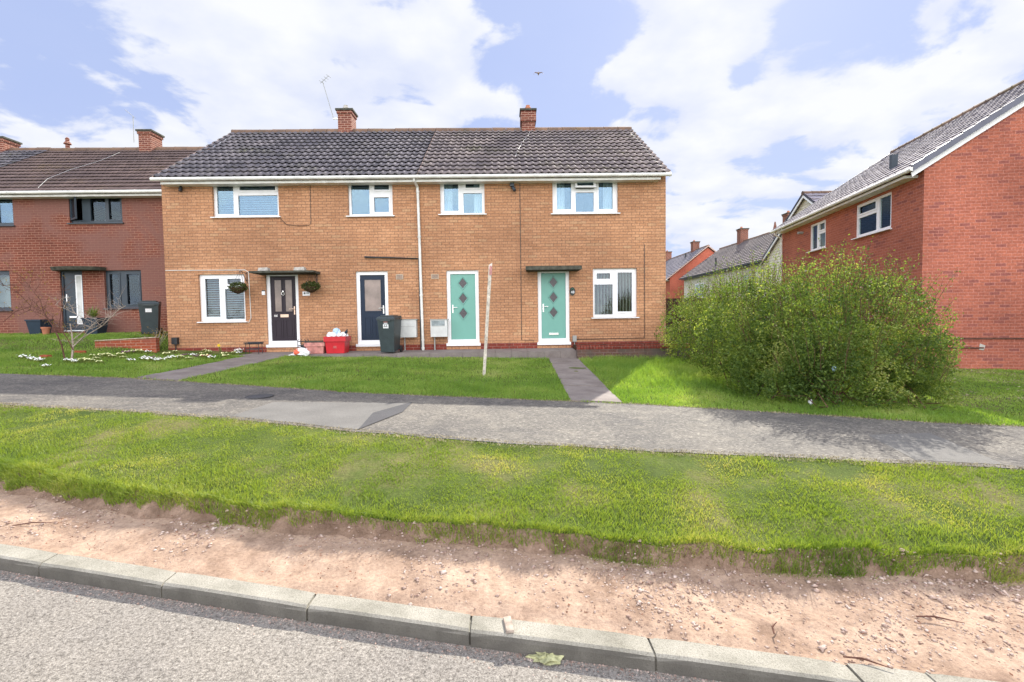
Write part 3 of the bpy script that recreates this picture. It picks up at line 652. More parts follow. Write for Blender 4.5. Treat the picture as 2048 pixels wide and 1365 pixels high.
houseA, wallA, roofA, dA = house('semi_detached_house', 'buff brick semi with dark tiled roof, plum front door and navy side door', HA, 0, XM-XL, D_, HW, RISE, MT['buff'], MT['tileL'], [W1, W2, W5, D1, D2], eo=.30, vo=.02, vor=0, nc=13, lip=.062, amp=.034, endwalls=(True, False), verges=(True, False))
houseB, wallB, roofB, dB = house('semi_detached_house', 'buff brick semi with brownish tiled roof and two teal doors with diamond panes', HB, 0, XR-XM, D_, HW, RISE, MT['buff'], MT['tileR'], [W3, W4, W6, D3, D4], eo=.30, vo=0, vor=.02, nc=13, lip=.058, amp=.030, endwalls=(False, True), verges=(True, True))
# where the two roofs meet: party verge of mortar stays with the right house; trim overlaps avoided by slimmer verges
def rect_in(r, l, rr, b, t): return (r[0]+l, r[1]-rr, r[2]+b, r[3]-t)
def px_light(f, *a): return f(*a)
window(houseA, W1, [(fa(431, 365.5, 464, 428), False), (fa(475, 364.5, 550, 381.5), True), (fa(474, 390, 553, 430), False)], MT['white'], MT['glassU'], blind='slats')
window(houseA, W2, [(fa(701, 363, 737.5, 428), False), (fa(745.5, 364.5, 778.5, 380.5), True), (fa(745.5, 392.5, 778.5, 425.5), True)], MT['white'], MT['glassU'])
window(houseA, W5, [(fa(407, 556, 439, 636), True), (fa(450.5, 556, 481, 570), True), (fa(448, 578, 486, 639), False)], MT['white'], MT['glassG'], blind='slats')
window(houseB, W3, [(fb(886, 362, 918, 423), True), (fb(929, 361, 960.5, 376.5), True), (fb(926.5, 385.5, 964, 425.5), False)], MT['white'], MT['glassU'], blind='curtains')
w4 = window(houseB, W4, [(fb(1112.5, 359.5, 1144.5, 420), True), (fb(1152, 358, 1189, 377), False), (fb(1152, 384, 1188.5, 423), False), (fb(1196.5, 359, 1228, 419.5), True)], MT['white'], MT['glassU'], blind='nets', open_light=1)
window(houseB, W6, [(fb(1192.5, 545, 1222.5, 559.5), True), (fb(1190, 569, 1226.5, 629.5), False), (fb(1234.5, 543.5, 1266.5, 625), True)], MT['white'], MT['glassG'], blind='vertical')
# the tilted-open top light
ol = fb(1150.5, 355.5, 1190.5, 379); s_ = MB(); hgt = ol[3]-ol[2]
s_.ring((ol[0]-.01, ol[1]+.01, -hgt, 0), (ol[0]+.045, ol[1]-.055, -hgt+.05, -.05), -.02, .02)
sash = s_.build('open_sash', MT['white'], w4); sash.location = (0, .05, ol[3]); sash.rotation_euler = (R(-24), 0, 0)
p_ = MB(); p_.box(ol[0]+.04, ol[1]-.05, -.004, .004, -hgt+.045, -.045); pn = p_.build('pane', MT['glassU'], w4); pn.location = sash.location; pn.rotation_euler = sash.rotation_euler

def door(parent, rect, leafm, style, fmat=None, hinge='r', gold=False):
    fmat = fmat or MT['white']; x0, x1, z0, z1 = rect; y = .05; fr = .095
    m = MB(); inner = (x0+fr, x1-fr, z0+.13, z1-fr)
    m.panel(x0, x1, z0, z1, [inner], y, .07, outer=True)
    m.box(x0-.03, x1+.03, y-.09, y+.02, z0-.04, z0+.035)
    m.box(x0+fr+.005, x1-fr-.005, y+.012, y+.05, z0+.075, z0+.12)
    d = m.build('door', fmat, parent)
    a, b, c, e = inner; W_ = b-a; Hh = e-c; yl = y+.028
    lf = MB(); lf.box(a+.004, b-.004, yl, yl+.045, c+.004, e-.004); leaf = lf.build('door_leaf', leafm, d)
    def diamond(cx_, cz_, r, mat_o):
        o = MB(); rr = r+.035; i = len(o.v)
        O = [(0, -1.28), (1, 0), (0, 1.28), (-1, 0)]
        for q in range(4):
            n = (q+1) % 4
            o.hexa([(cx_+O[q][0]*rr, yl, cz_+O[q][1]*rr), (cx_+O[n][0]*rr, yl, cz_+O[n][1]*rr), (cx_+O[n][0]*r, yl, cz_+O[n][1]*r), (cx_+O[q][0]*r, yl, cz_+O[q][1]*r)],
                   [(cx_+O[q][0]*(rr-.004), yl-.016, cz_+O[q][1]*(rr-.004)), (cx_+O[n][0]*(rr-.004), yl-.016, cz_+O[n][1]*(rr-.004)), (cx_+O[n][0]*r, yl-.012, cz_+O[n][1]*r), (cx_+O[q][0]*r, yl-.012, cz_+O[q][1]*r)])
        o.build('moulding', mat_o, d)
        g = MB(); g.hexa([(cx_+O[q][0]*r, yl+.002, cz_+O[q][1]*r) for q in range(4)], [(cx_+O[q][0]*r, yl-.004, cz_+O[q][1]*r) for q in range(4)]); g.build('pane', MT['frostg'], d)
    def raised(x_a, x_b, z_a, z_b):
        o = MB(); o.ring((x_a, x_b, z_a, z_b), (x_a+.03, x_b-.03, z_a+.03, z_b-.03), yl-.010, yl+.002)
        o.box(x_a+.055, x_b-.055, yl-.007, yl+.002, z_a+.055, z_b-.055); o.build('raised_panel', leafm, d)
    def glazing(x_a, x_b, z_a, z_b, gm, fm):
        o = MB(); o.ring((x_a-.025, x_b+.025, z_a-.025, z_b+.025), (x_a, x_b, z_a, z_b), yl-.012, yl+.002); o.build('glazing_bead', fm, d)
        g = MB(); g.box(x_a-.002, x_b+.002, yl-.003, yl+.001, z_a-.002, z_b+.002); g.build('pane', gm, d)
    hm = MT['brass'] if gold else MT['metal']
    hx = a+.055 if hinge == 'r' else b-.055; sgn = 1 if hinge == 'r' else -1; hz = c+Hh*.475
    o = MB(); o.box(hx-.016, hx+.016, yl-.012, yl, hz-.12, hz+.10); o.tube([(hx, yl-.01, hz+.03), (hx, yl-.05, hz+.03), (hx+sgn*.03, yl-.055, hz+.03), (hx+sgn*.13, yl-.055, hz+.028)], .010, 8)
    o.tube([(hx, yl-.004, hz-.07), (hx, yl-.02, hz-.07)], .012, 8); o.build('handle', hm, d)
    if style == 'diamond':
        for t in (.86, .63, .40) if True else (): diamond((a+b)/2, c+Hh*t, .112, MT['teald'])
    if style == 'plum':
        mid = (a+b)/2; glazing(a+.11, mid-.055, c+Hh*.455, e-.11, MT['frost'], leafm); glazing(mid+.055, b-.11, c+Hh*.455, e-.11, MT['frost'], leafm)
        raised(a+.08, mid-.03, c+.06, c+Hh*.335); raised(mid+.03, b-.08, c+.06, c+Hh*.335)
        k_ = MB(); k_.lathe((0, 0, 0), [(.005, 0), (.03, .001), (.03, .02)], 12)
        kn = MB(); n = 16; cx_, cz_ = mid, c+Hh*.735
        kn.tube([(cx_+.035*math.cos(t*2*math.pi/n), yl-.03, cz_-.01+.042*math.sin(t*2*math.pi/n)) for t in range(n+1)], .010, 6); kn.tube([(cx_, yl, cz_+.05), (cx_, yl-.035, cz_+.05)], .02, 8); kn.tube([(cx_, yl, cz_-.055), (cx_, yl-.03, cz_-.055)], .012, 8)
        kn.build('knocker', MT['metal'], d)
        o = MB(); o.box(mid-.095, mid+.125, yl-.014, yl, c+Hh*.365, c+Hh*.41); o.build('letter_plate', MT['brass'], d)
        text_mesh('house_number', '44', .10, MT['metal'], d, (a+.115, yl-.004, c+Hh*.388))
    if style == 'navy':
        glazing(a+.12, b-.12, c+Hh*.45, e-.13, MT['frost'], leafm); mid = (a+b)/2
        raised(a+.08, mid-.03, c+.08, c+Hh*.36); raised(mid+.03, b-.08, c+.08, c+Hh*.36)
    return d, (a, b, c, e, yl)
d1 = door(houseA, D1, MT['plumdoor'], 'plum', hinge='l', gold=True)
d2 = door(houseA, D2, MT['navy'], 'navy', hinge='l')
d3 = door(houseB, D3, MT['teal'], 'diamond', hinge='r')
d4, (a_, b_, c_, e_, yl_) = door(houseB, D4, MT['teal'], 'diamond', hinge='r')
o = MB(); o.box((a_+b_)/2-.13, (a_+b_)/2+.13, yl_-.02, yl_, c_+.10, c_+.155); o.build('letter_plate', MT['metal'], d4)

# plinths (a red brick course standing 1 cm proud), split round the doors
def plinth(parent, L, doors, z1):
    m = MB(); cuts = [0]+[v for d in sorted(doors) for v in (d[0]-.035, d[1]+.035)]+[L]
    for i in range(0, len(cuts), 2):
        m = MB(); m.box(cuts[i]+.0, cuts[i+1], -.012, .05, -.25, z1); m.build('plinth', MT['plinth'], parent)
pz = UY(345, 696, YF)[1]-ZB
plinth(houseA, XM-XL-.001, [D1, D2], (UY(345, 696, YF)[1]+UY(800, 690, YF)[1])/2-ZB)
plinth(houseB, XR-XM, [D3, D4], (UY(860, 689, YF)[1]+UY(1160, 683.5, YF)[1])/2-ZB)
# chimneys
def PX(px, py, Y, org): x, z = UY(px, py, Y); return x-org[0], z-org[2]
cy_ = RIDGE_Y+.05
xc, zc = PX(688, 217, cy_-.3, HA); chA = chimney(roofA, xc, cy_-YF, HW+RISE-.3, zc, .46, .52, potm=MT['stone'])
xc2, zc2 = PX(1056.5, 217, cy_-.3, HB); chB = chimney(roofB, xc2, cy_-YF, HW+RISE-.3, zc2, .44, .50)
m = MB(); m.box(xc2-.265, xc2+.265, cy_-YF-.295, cy_-YF+.295, zc2-.42, zc2-.161); m.build('chimney_band', MT['chim'], chB)
def aerial(parent, base, top, boom, n=3, ang=.4, sz=.25):
    m = MB(); m.tube([base, top], .012, 6); t = Vector(top); d = Vector(boom).normalized()
    a = t-d*.1; b = t+d*sz; m.tube([a, b], .008, 5); e = d.cross(Vector((0, 0, 1))).normalized()
    for i in range(n):
        p = a.lerp(b, .15+.8*i/max(1, n-1)); m.tube([p-e*.12, p+e*.12], .006, 5)
    m.build('aerial', MT['grey'], parent)
bx, bz = PX(668, 240, cy_, HA); tx, tz = PX(645, 163, cy_, HA); aerial(chA, (bx, cy_-YF, bz), (tx, cy_-YF, tz), (.6, -.2, .35), 4, sz=.3)
m = MB(); m.box(bx-.02, xc-.22, cy_-YF-.02, cy_-YF+.02, bz+.02, bz+.05); m.build('aerial_bracket', MT['metal'], chA)
# bird in the sky over the right chimney
bp = CAM+ray(1077, 147)*24; m = MB()
for s in (-1, 1):
    m.hexa([(0, .05, -.01), (s*.17, .09, .07), (s*.17, .06, .075), (0, -.06, -.01)], [(0, .05, .01), (s*.17, .09, .085), (s*.17, .06, .09), (0, -.06, .01)])
    m.hexa([(s*.17, .09, .07), (s*.24, .0, -.05), (s*.22, -.02, -.05), (s*.17, .03, .07)], [(s*.17, .09, .085), (s*.245, .0, -.045), (s*.225, -.02, -.045), (s*.17, .03, .085)])
m.tube([(0, -.14, 0), (0, -.08, 0), (0, .03, 0), (0, .12, 0), (0, .2, 0)], [.01, .03, .045, .03, .01], 8)
bd = m.build('bird', plain('bird_feather', (.33, .22, .18, 1))); bd.location = tuple(bp); tag(bd, 'small brown bird flying with spread wings above the right chimney', 'bird')
# downpipes, vents, meter boxes, canopies, plaques, cables
def fp(px, py, org, y=-.06): x, z = UY(px, py, YF+y); return (x-org[0], y, z-org[2])
m = MB(); m.tube([fp(828, 350, HA, -.33), fp(828, 362, HA, -.30), fp(834.5, 374, HA, -.07), fp(835.5, 384, HA, -.06), fp(846.5, 703, HA, -.06)], .036, 12)
for py in (384, 474, 591, 680, 697):
    x = 835.5+(py-384)*11/319; a = fp(x, py, HA); m.tube([(a[0], a[1], a[2]-.025), (a[0], a[1], a[2]+.025)], .045, 12)
m.build('downpipe', MT['gutterw'], houseA, smooth=False)
m = MB(); m.tube([fp(729, 514.5, HA, -.04), fp(838, 517.5, HA, -.04), fp(843, 703, HA, -.04)], .026, 10); m.build('waste_pipe', MT['dark'], houseA)
def vent(par, org, x0, y0, x1, y1):
    r = FR(x0, y0, x1, y1, YF, org[0], org[2]); m = MB(); m.ring(r, rect_in(r, .02, .02, .02, .02), -.012, .01)
    v = m.build('air_vent', plain('cream_vent', (.42, .33, .24, 1)), par); g = MB(); zz = r[2]+.03
    while zz < r[3]-.03: g.box(r[0]+.02, r[1]-.02, -.008, .003, zz, zz+.008); zz += .02
    g.build('vent_louvre', MT['grey'], v)
vent(houseA, HA, 792, 549, 806.5, 559.5); vent(houseB, HB, 862.5, 548.5, 877.5, 558.5)
def meter(par, org, x0, y0, x1, y1, stained):
    r = FR(x0, y0, x1, y1, YF-.15, org[0], org[2]); m = MB(); m.box(r[0], r[1], -.20, 0, r[2], r[3])
    v = m.build('meter_box', MT['meter'], par)
    g = MB(); g.box(r[0]-.012, r[1]+.03, -.215, .0, r[3]+.001, r[3]+.02); g.build('box_lid', MT['grey'], v)
    g = MB(); zm = r[2]+(r[3]-r[2])*.63; g.box(r[0]+.03, r[1]-.04, -.203, -.2, zm-.006, zm); g.build('door_seam', MT['grey'], v)
    if stained: g = MB(); g.box(r[0]+.03, r[1]-.06, -.204, -.2, zm+.01, r[3]-.02); g.build('stained_panel', MT['meterd'], v)
    g = MB(); px_ = r[0]+(.10 if not stained else .09); g.tube([(px_, -.08, r[2]), (px_, -.08, -.02)], .018, 8); g.build('meter_pipe', MT['grey'], v)
meter(houseA, HA, 800.5, 640, 833, 675, False); meter(houseB, HB, 861.5, 640, 894.5, 674, True)
def canopy(par, org, x0, y0, x1, y1, dep=.62, t=.07):
    r = FR(x0, y0, x1, y1, YF-dep, org[0], org[2]); m = MB(); zt = r[3]; n = 10
    m.hexa([(r[0]+.05, 0, zt-t-.01), (r[0], -dep, zt-t), (r[1], -dep, zt-t), (r[1]-.05, 0, zt-t-.01)][::-1], [(r[0]+.05, 0, zt+.01), (r[0], -dep, zt), (r[1], -dep, zt), (r[1]-.05, 0, zt+.01)][::-1])
    m.build('canopy', MT['canopy'], par); return r
cA = canopy(houseA, HA, 497, 541.5, 627, 547, .60, .05); cB = canopy(houseB, HB, 1051, 532, 1164, 540, .45, .10)
for px0, py0, px1, py1, lb in ((518, 534, 538, 541, 'whitish stone block lying on the left end of the dark door canopy'), (589, 532, 611, 540, 'whitish stone block lying on the right part of the dark door canopy')):
    r = FR(px0, py0, px1, py1, YF-.4); m = MB(); z0_ = cA[3]+ZB+.006
    m.hexa([(r[0], YF-.48, z0_), (r[1], YF-.48, z0_), (r[1]-.01, YF-.3, z0_), (r[0]+.01, YF-.3, z0_)], [(r[0]+.015, YF-.47, z0_+.085), (r[1]-.012, YF-.47, z0_+.095), (r[1]-.02, YF-.31, z0_+.09), (r[0]+.02, YF-.31, z0_+.085)])
    tag(m.build('stone_block', MT['stone'], None), lb, 'block', 'stone blocks on the canopy')
# plaques, bell, boxes
r = fa(605.5, 583.5, 620, 592); m = MB(); m.box(r[0], r[1], -.012, 0, r[2], r[3]); pl = m.build('number_plaque', MT['white'], houseA)
m = MB(); cx_ = r[0]+(r[1]-r[0])*.28; cz_ = (r[2]+r[3])/2+.01; m.tube([(cx_, -.012, cz_), (cx_, -.016, cz_)], .028, 10); m.box(r[0]+.1, r[1]-.02, -.015, -.011, cz_-.01, cz_+.02); m.build('plaque_print', MT['printg'], pl)
r = fa(524.5, 583, 530.5, 590.5); m = MB(); m.box(r[0], r[1], -.025, 0, r[2], r[3]); m.build('doorbell', MT['white'], houseA)
m = MB(); m.box(r[0], r[1], -.02, 0, r[3]+.004, r[3]+.03); m.build('doorbell_cover', MT['dark'], houseA)
px_, pz_ = fp(1145.3, 583, HB)[0], fp(1145.3, 583, HB)[2]; m = MB()
m.v = []; n = 24
for yy in (0, -.018):
    for i in range(n): m.v.append((px_+.078*math.cos(2*math.pi*i/n), yy, pz_+.115*math.sin(2*math.pi*i/n)))
m.f = [tuple(range(n, 2*n)), tuple(reversed(range(n)))]+[(i, (i+1) % n, n+(i+1) % n, n+i) for i in range(n)]
pl = m.build('number_plaque', plain('dark_slate', (.015, .02, .018, 1), .4), houseB)
m = MB(); m.tube([(px_-.04, -.02, pz_+.055), (px_, -.022, pz_+.075), (px_+.04, -.02, pz_+.05)], .014, 6); m.build('plaque_leaf', plain('plaque_green', (.03, .12, .07, 1)), pl)
text_mesh('house_number', '48', .10, MT['white'], pl, (px_+.005, -.021, pz_-.025))
r = fa(347.5, 675.5, 358.5, 689); m = MB(); m.box(r[0], r[1], -.10, 0, r[2], r[3]); m.tube([((r[0]+r[1])/2, -.04, r[2]), ((r[0]+r[1])/2, -.04, -.06)], .012, 6); m.build('service_box', MT['dark'], houseA)
r = fb(1145, 671.5, 1152.5, 683.5); m = MB(); m.box(r[0], r[1], -.08, 0, r[2], r[3]); m.tube([((r[0]+r[1])/2, -.03, r[2]), ((r[0]+r[1])/2, -.03, .0)], .012, 6); m.build('service_box', MT['grey'], houseB)
def cable(par, org, pts, rad=.008, mat=None, name='cable'):
    m = MB(); m.tube([fp(a, b, org, -.012) for a, b in pts], rad, 5); m.build(name, mat or MT['dark'], par)
cable(houseA, HA, [(620, 362), (622, 447), (618, 451), (600, 452), (573, 450), (561, 438)], .006)
cable(houseA, HA, [(331, 541.5), (490, 540.5), (497, 545), (502, 636), (498, 645), (494, 645)], .009, MT['gutterw'])
cable(houseB, HB, [(1039.5, 352), (1043.5, 680), (1068, 681)], .007)
cable(houseB, HB, [(1289, 489), (1289.5, 676), (1150, 679)], .008)
cable(houseA, HA, [(330, 368), (355, 370), (372, 371), (388, 379)], .005)
# grey cable from the chimney down the right roof
m = MB(); pts = []
for px, py in ((1068, 238), (1064, 252), (1057, 270), (1045, 285), (1036, 300), (1031, 313)):
    d = ray(px, py); n_ = np.array([0, -RISE, D_/2]); p0 = np.array([0, YF, ZB+HW+.16]); p = UPL(px, py, p0, n_); pts.append((p[0]-HB[0], p[1]-HB[1], p[2]-HB[2]))
m.tube(pts, .006, 5); m.build('aerial_cable', MT['meter'], roofB)
# security lights
a = fp(362, 377, HA, -.06); m = MB(); m.tube([(a[0]+.03, 0, a[2]+.09), (a[0], -.06, a[2]+.07), (a[0], -.07, a[2]-.0)], [.02, .03, .035], 8); m.tube([(a[0], -.07, a[2]+.02), (a[0]-.0, -.1, a[2]-.09)], .045, 10); m.build('security_light', MT['dark'], houseA)
a = fp(1024, 368, HB, -.08); m = MB(); m.box(a[0]-.055, a[0]+.055, -.11, -.03, a[2]-.07, a[2]+.15); m.tube([(a[0], -.03, a[2]-.09), (a[0]+.03, -.08, a[2]-.12)], .03, 8); m.tube([(a[0]+.03, -.08, a[2]-.1), (a[0]+.07, -.12, a[2]-.19)], .045, 10)
m.build('security_light', MT['anth'], houseB)
# brackets for hanging baskets
def bracket(org, par, px, py, s):
    a = fp(px, py, org, 0); m = MB(); m.tube([(a[0], -.01, a[2]+.04), (a[0], -.01, a[2]-.26)], .009, 6); m.tube([(a[0], -.01, a[2]), (a[0]+s*.02, -.33, a[2]+.05)], .008, 6); m.tube([(a[0], -.01, a[2]-.22), (a[0]+s*.01, -.25, a[2]+.03)], .007, 6)
    m.build('basket_bracket', MT['dark'], par); return a[0]+org[0]+s*.02, YF-.33, a[2]+org[2]+.05
def leaf_cloud(P, N, size, rngs=rng, aspect=.55, bend=.0):
    n = len(P); a = rngs.normal(size=(n, 3)); a /= np.linalg.norm(a, axis=1)[:, None]
    a = a*.9+N*.5; a /= np.linalg.norm(a, axis=1)[:, None]
    b = np.cross(a, rngs.normal(size=(n, 3))); b /= np.linalg.norm(b, axis=1)[:, None]
    sz = size*rngs.uniform(.6, 1.3, n)[:, None]
    base = P-a*sz*.5; tip = P+a*sz*.5; nn = np.cross(a, b)
    l = P-b*sz*aspect*.5+nn*sz*.12; r_ = P+b*sz*aspect*.5+nn*sz*.12
    V = np.stack([base, l, tip, r_], 1).reshape(-1, 3); F = np.arange(4*n).reshape(-1, 4)
    return V, F
def basket(px, py, hook, label, seed):
    rg = np.random.default_rng(seed); x, z = UY(px, py, YF-.33)
    t = thing('hanging_basket', label, 'hanging basket', (x, YF-.33, z-.14), 0, 'hanging baskets by the plum door')
    m = MB(); m.lathe((0, 0, 0), [(.03, -.02), (.11, .02), (.17, .09), (.19, .14)], 16); m.build('basket', MT['soil'], t)
    m = MB(); hz = hook[2]-(z-.14)
    for i in range(3):
        q = 2*math.pi*i/3; m.tube([(.18*math.cos(q), .18*math.sin(q), .14), (hook[0]-x, 0, hz)], .004, 5)
    m.build('chain', MT['dark'], t)
    n = 900; P = rg.normal(size=(n, 3)); P /= np.linalg.norm(P, axis=1)[:, None]; N = P.copy(); P = P*rg.uniform(.6, 1.05, n)[:, None]*np.array([.24, .2, .14])+np.array([0, 0, .15])
    V, F = leaf_cloud(P, N, .05, rg); np_mesh('foliage', V, F, MT['leafd'], t)
hk = bracket(HA, houseA, 494, 548, -1); basket(476, 576, hk, 'hanging basket of trailing green leaves in front of the blinds of the ground floor window', 3)
hk = bracket(HA, houseA, 634, 547, -1); basket(622, 574, hk, 'hanging basket of dark leaves on brick wall right of the plum door', 4)

# ------------------------------------------------------------------ left terrace
YL = 15.8; ZL = 1.36
XL1 = UY(103, 297, 19.5)[0]
def FL(*a): return FR(*a, YL, XL1, ZL)
Le = XL-XL1+.02-.35
zeL = UY(160, 385, YL)[1]; HWL = zeL-ZL+.05; zrL = (UY(140, 298, 19.5)[1]+UY(380, 293.5, 19.5)[1])/2-.2
lw1 = FL(138, 385.5, 244, 446); lw2 = FL(209.5, 541, 283.5, 616.5); lw3 = FL(-60, 391, 26, 451.5); lw4 = FL(-60, 542, 21, 621); ld = FL(122, 541, 167, 663)
hL, wL, rL, dL = house('terraced_house', 'plum brick terraced house with anthracite windows and brown tiled roof', (XL1, YL, ZL), 0, XL-XL1-.01, 7.4, HWL, zrL-ZL-HWL, MT['plum'], MT['tileB'], [lw1, lw2, lw3, lw4, ld], eo=.30, vo=.0, nc=14, period=.15, lip=.052, amp=.012, verges=(False, False))
hL2, wL2, rL2, dL2 = house('terraced_house', 'terraced house at the left edge with darker roof tiles and a chimney', (XL1-7.6, YL, ZL), 0, 7.59, 7.4, HWL+.02, zrL-ZL-HWL, MT['plum'], MT['tileL'], [], eo=.30, vo=.0, nc=14, period=.19, lip=.056, verges=(False, False))
window(hL, lw1, [(FL(142, 391, 160.5, 440), False), (FL(177, 391.5, 207, 441), False), (FL(213, 391, 239.5, 440), True)], MT['anth'], MT['glassD'], open_light=0, sillm=MT['anth'])
wo = [o for o in hL.children if o.name.startswith('window')][-1]
r = FL(141, 389, 163, 441); s_ = MB(); wS = r[1]-r[0]+.12; s_.ring((0, wS, r[2], r[3]), (.05, wS-.05, r[2]+.05, r[3]-.05), -.02, .02); sh = s_.build('open_sash', MT['anth'], wo); sh.location = (r[0]-.02, .03, 0); sh.rotation_euler = (0, 0, R(-35))
p_ = MB(); p_.box(.045, wS-.045, -.004, .004, r[2]+.045, r[3]-.045); pn = p_.build('pane', MT['glassU'], wo); pn.location = sh.location; pn.rotation_euler = sh.rotation_euler
window(hL, lw2, [(FL(216, 547, 237, 611), True), (FL(250, 547, 277.5, 610), True)], MT['anth'], MT['glassD'])
window(hL, lw3, [(FL(-50, 397, -15, 445), False), (FL(-8, 397, 21, 445), False)], MT['anth'], MT['glassU'])
window(hL, lw4, [(FL(-50, 549, -20, 615), False), (FL(-12, 549, 16, 615), False)], MT['anth'], MT['glassG'], blind='back')
x0, x1, z0, z1 = ld; m = MB(); m.panel(x0, x1, z0, z1, [(x0+.06, x1-.06, z0+.08, z1-.06)], .05, .07, outer=True); dd = m.build('door', MT['anth'], hL)
m = MB(); m.box(x0+.064, x1-.064, .08, .12, z0+.084, z1-.064); m.build('door_leaf', MT['anth'], dd)
gx0, gx1, gz0, gz1 = FL(148.5, 550, 163, 649); sh_ = .0
m = MB(); m.ring((gx0, gx1, gz0, gz1), (gx0+.04, gx1-.04, gz0+.04, gz1-.04), .066, .08); m.build('glazing_bead', MT['white'], dd)
m = MB(); m.box(gx0+.04, gx1-.04, .072, .079, gz0+.04, gz1-.04); m.build('pane', MT['meter'], dd)
hx = x0+.12; m = MB(); m.box(hx-.015, hx+.015, .066, .08, z0+.92, z0+1.15); m.tube([(hx, .07, z0+1.06), (hx, .03, z0+1.06), (hx+.1, .03, z0+1.06)], .009, 6); m.build('handle', MT['metal'], dd)
m = MB(); m.box(x0+.18, x0+.48, .066, .08, z0+.42, z0+.47); m.build('letter_plate', MT['metal'], dd)
m = MB(); m.box(x0+.03, x1-.03, .0, .06, z0-.03, z0+.03); m.build('threshold', MT['white'], dd)
m = MB(); r = FR(85, 533, 190, 540, YL-.45, XL1, ZL); n = 14; cxm = (r[0]+r[1])/2; hwid = (r[1]-r[0])/2; i0 = len(m.v)
top = []; bot = []
for i in range(n+1):
    t = math.pi*i/n; X_ = cxm-hwid*math.cos(t); Y_ = -.5*math.sin(t)**.6; top.append((X_, Y_, r[3])); bot.append((X_*.96+cxm*.04, Y_*.9, r[3]-.10))
m.q(*top[::-1]); m.q(*bot)
for i in range(n): m.q(bot[i], top[i], top[i+1], bot[i+1])
m.build('canopy', MT['canopy'], hL)
def PL(px, py, Y): x, z = UY(px, py, Y); return x-XL1, z-ZL
ccy = 19.5; a, b = PL(289, 260, ccy-.3); chL = chimney(rL, a, ccy-YL, HWL+2.0, b, .46, .62, pot=False)
bx, bz = PL(268, 285, ccy); tx, tz = PL(266, 233, ccy); aerial(chL, (bx, ccy-YL, bz), (tx, ccy-YL, tz), (-.5, -.1, .45), 4, sz=.3)
a, b = PL(134.5, 277, ccy); m = MB(); m.lathe((a, ccy-YL, b-.42), [(.07, 0), (.07, .18), (.13, .2), (.10, .26), (.06, .3), (.07, .4), (.03, .45)], 10); m.build('flue_terminal', MT['chim'], rL)
a, b = UY(-6, 274, ccy-.3); chimney(rL2, a-(XL1-7.6), ccy-YL, HWL+2.0, b-ZL, .46, .62, pot=False)
m = MB(); pts = []
for px, py in ((240, 305), (200, 322), (140, 340), (95, 358), (76, 376)):
    p = UPL(px, py, np.array([0, YL-.3, ZL+dL['ze']+.07]), np.array([0, -(dL['zr']+.1-dL['ze']), dL['md']+.3])); pts.append((p[0]-XL1, p[1]-YL, p[2]-ZL))
m.tube(pts, .005, 5); m.build('aerial_cable', MT['meter'], rL)

# ------------------------------------------------------------------ right red house
th = math.atan(.155); ydir = np.array([math.sin(th), math.cos(th), 0]); xdir = np.array([math.cos(th), -math.sin(th), 0])   # depth / across the gable
ZR = .25; cxr, _ = UY(1843, 600, 12.0); corner = np.array([cxr, 12.0, ZR]); LR = 8.6; DR = 8.4
orgR = corner+ydir*LR; theta = math.atan2(-ydir[1], -ydir[0])        # local x runs from the far end to the near gable
def RL(px, py):                           # pixel on the long side wall -> local (x, z)
    p = UPL(px, py, corner, xdir); d = p-orgR; return -np.dot(d, ydir), d[2]
zr_e = RL(1700, 414)[1]
gutz = RL(1835, 350)[1]
HWR = 4.97; RISER = 2.73
rw1 = [*RL(1712, 410), *RL(1782, 458)]; rw1 = (rw1[0], rw1[2], min(rw1[1], rw1[3])+.0, max(rw1[1], rw1[3]))
a = RL(1712, 411); b = RL(1782, 458); c = RL(1712, 476); d = RL(1782, 384)
rw1 = (a[0], b[0], (b[1]+c[1])/2, (a[1]+d[1])/2)
a = RL(1620, 452); b = RL(1651, 494); c = RL(1620, 505); d = RL(1651, 438)
rw2 = (a[0], b[0], (b[1]+c[1])/2, (a[1]+d[1])/2)
print('RIGHT', rw1, rw2, 'gutter z', gutz, RL(1580, 462), 'HW main', HW, RISE, 'L', HWL, zrL)
hR, wR, rR, dR = house('detached_house', 'red brick house with grey tiled roof and gable wall at the right edge', tuple(orgR), theta, LR, DR, HWR, RISER, MT['red'], MT['tileG'], [rw1, rw2], eo=.34, vo=.16, nc=16, period=.30, amp=.012, lip=.04, seg=8, vergem=plain('grey_dry_verge', (.10, .10, .13, 1), .5))
def sub(r, u0, u1, v0, v1): return (r[0]+(r[1]-r[0])*u0, r[0]+(r[1]-r[0])*u1, r[2]+(r[3]-r[2])*v0, r[2]+(r[3]-r[2])*v1)
window(hR, rw1, [(sub(rw1, .05, .58, .68, .93), True), (sub(rw1, .05, .58, .08, .58), False), (sub(rw1, .66, .95, .08, .93), False)], MT['white'], MT['glassD'], y=.03)
window(hR, rw2, [(sub(rw2, .08, .42, .07, .93), False), (sub(rw2, .55, .92, .66, .93), True), (sub(rw2, .55, .92, .07, .55), False)], MT['white'], MT['glassG'], y=.03, blind='back')
m = MB(); zt = dR['ze']; md = DR/2; zt2 = dR['zr']+.1                      # white barge board under the near verge
for x in (LR+.05,):
    m.hexa([(x, -.30, zt-.19), (x+.02, -.30, zt-.19), (x+.02, md, zt2-.24), (x, md, zt2-.24)], [(x, -.34, zt-.05), (x+.02, -.34, zt-.05), (x+.02, md, zt2-.06), (x, md, zt2-.06)])
    m.hexa([(x, DR+.30, zt-.19), (x+.02, DR+.30, zt-.19), (x+.02, md, zt2-.24), (x, md, zt2-.24)], [(x, DR+.34, zt-.05), (x+.02, DR+.34, zt-.05), (x+.02, md, zt2-.06), (x, md, zt2-.06)])
m.build('barge_board', MT['white'], rR)
m = MB(); 
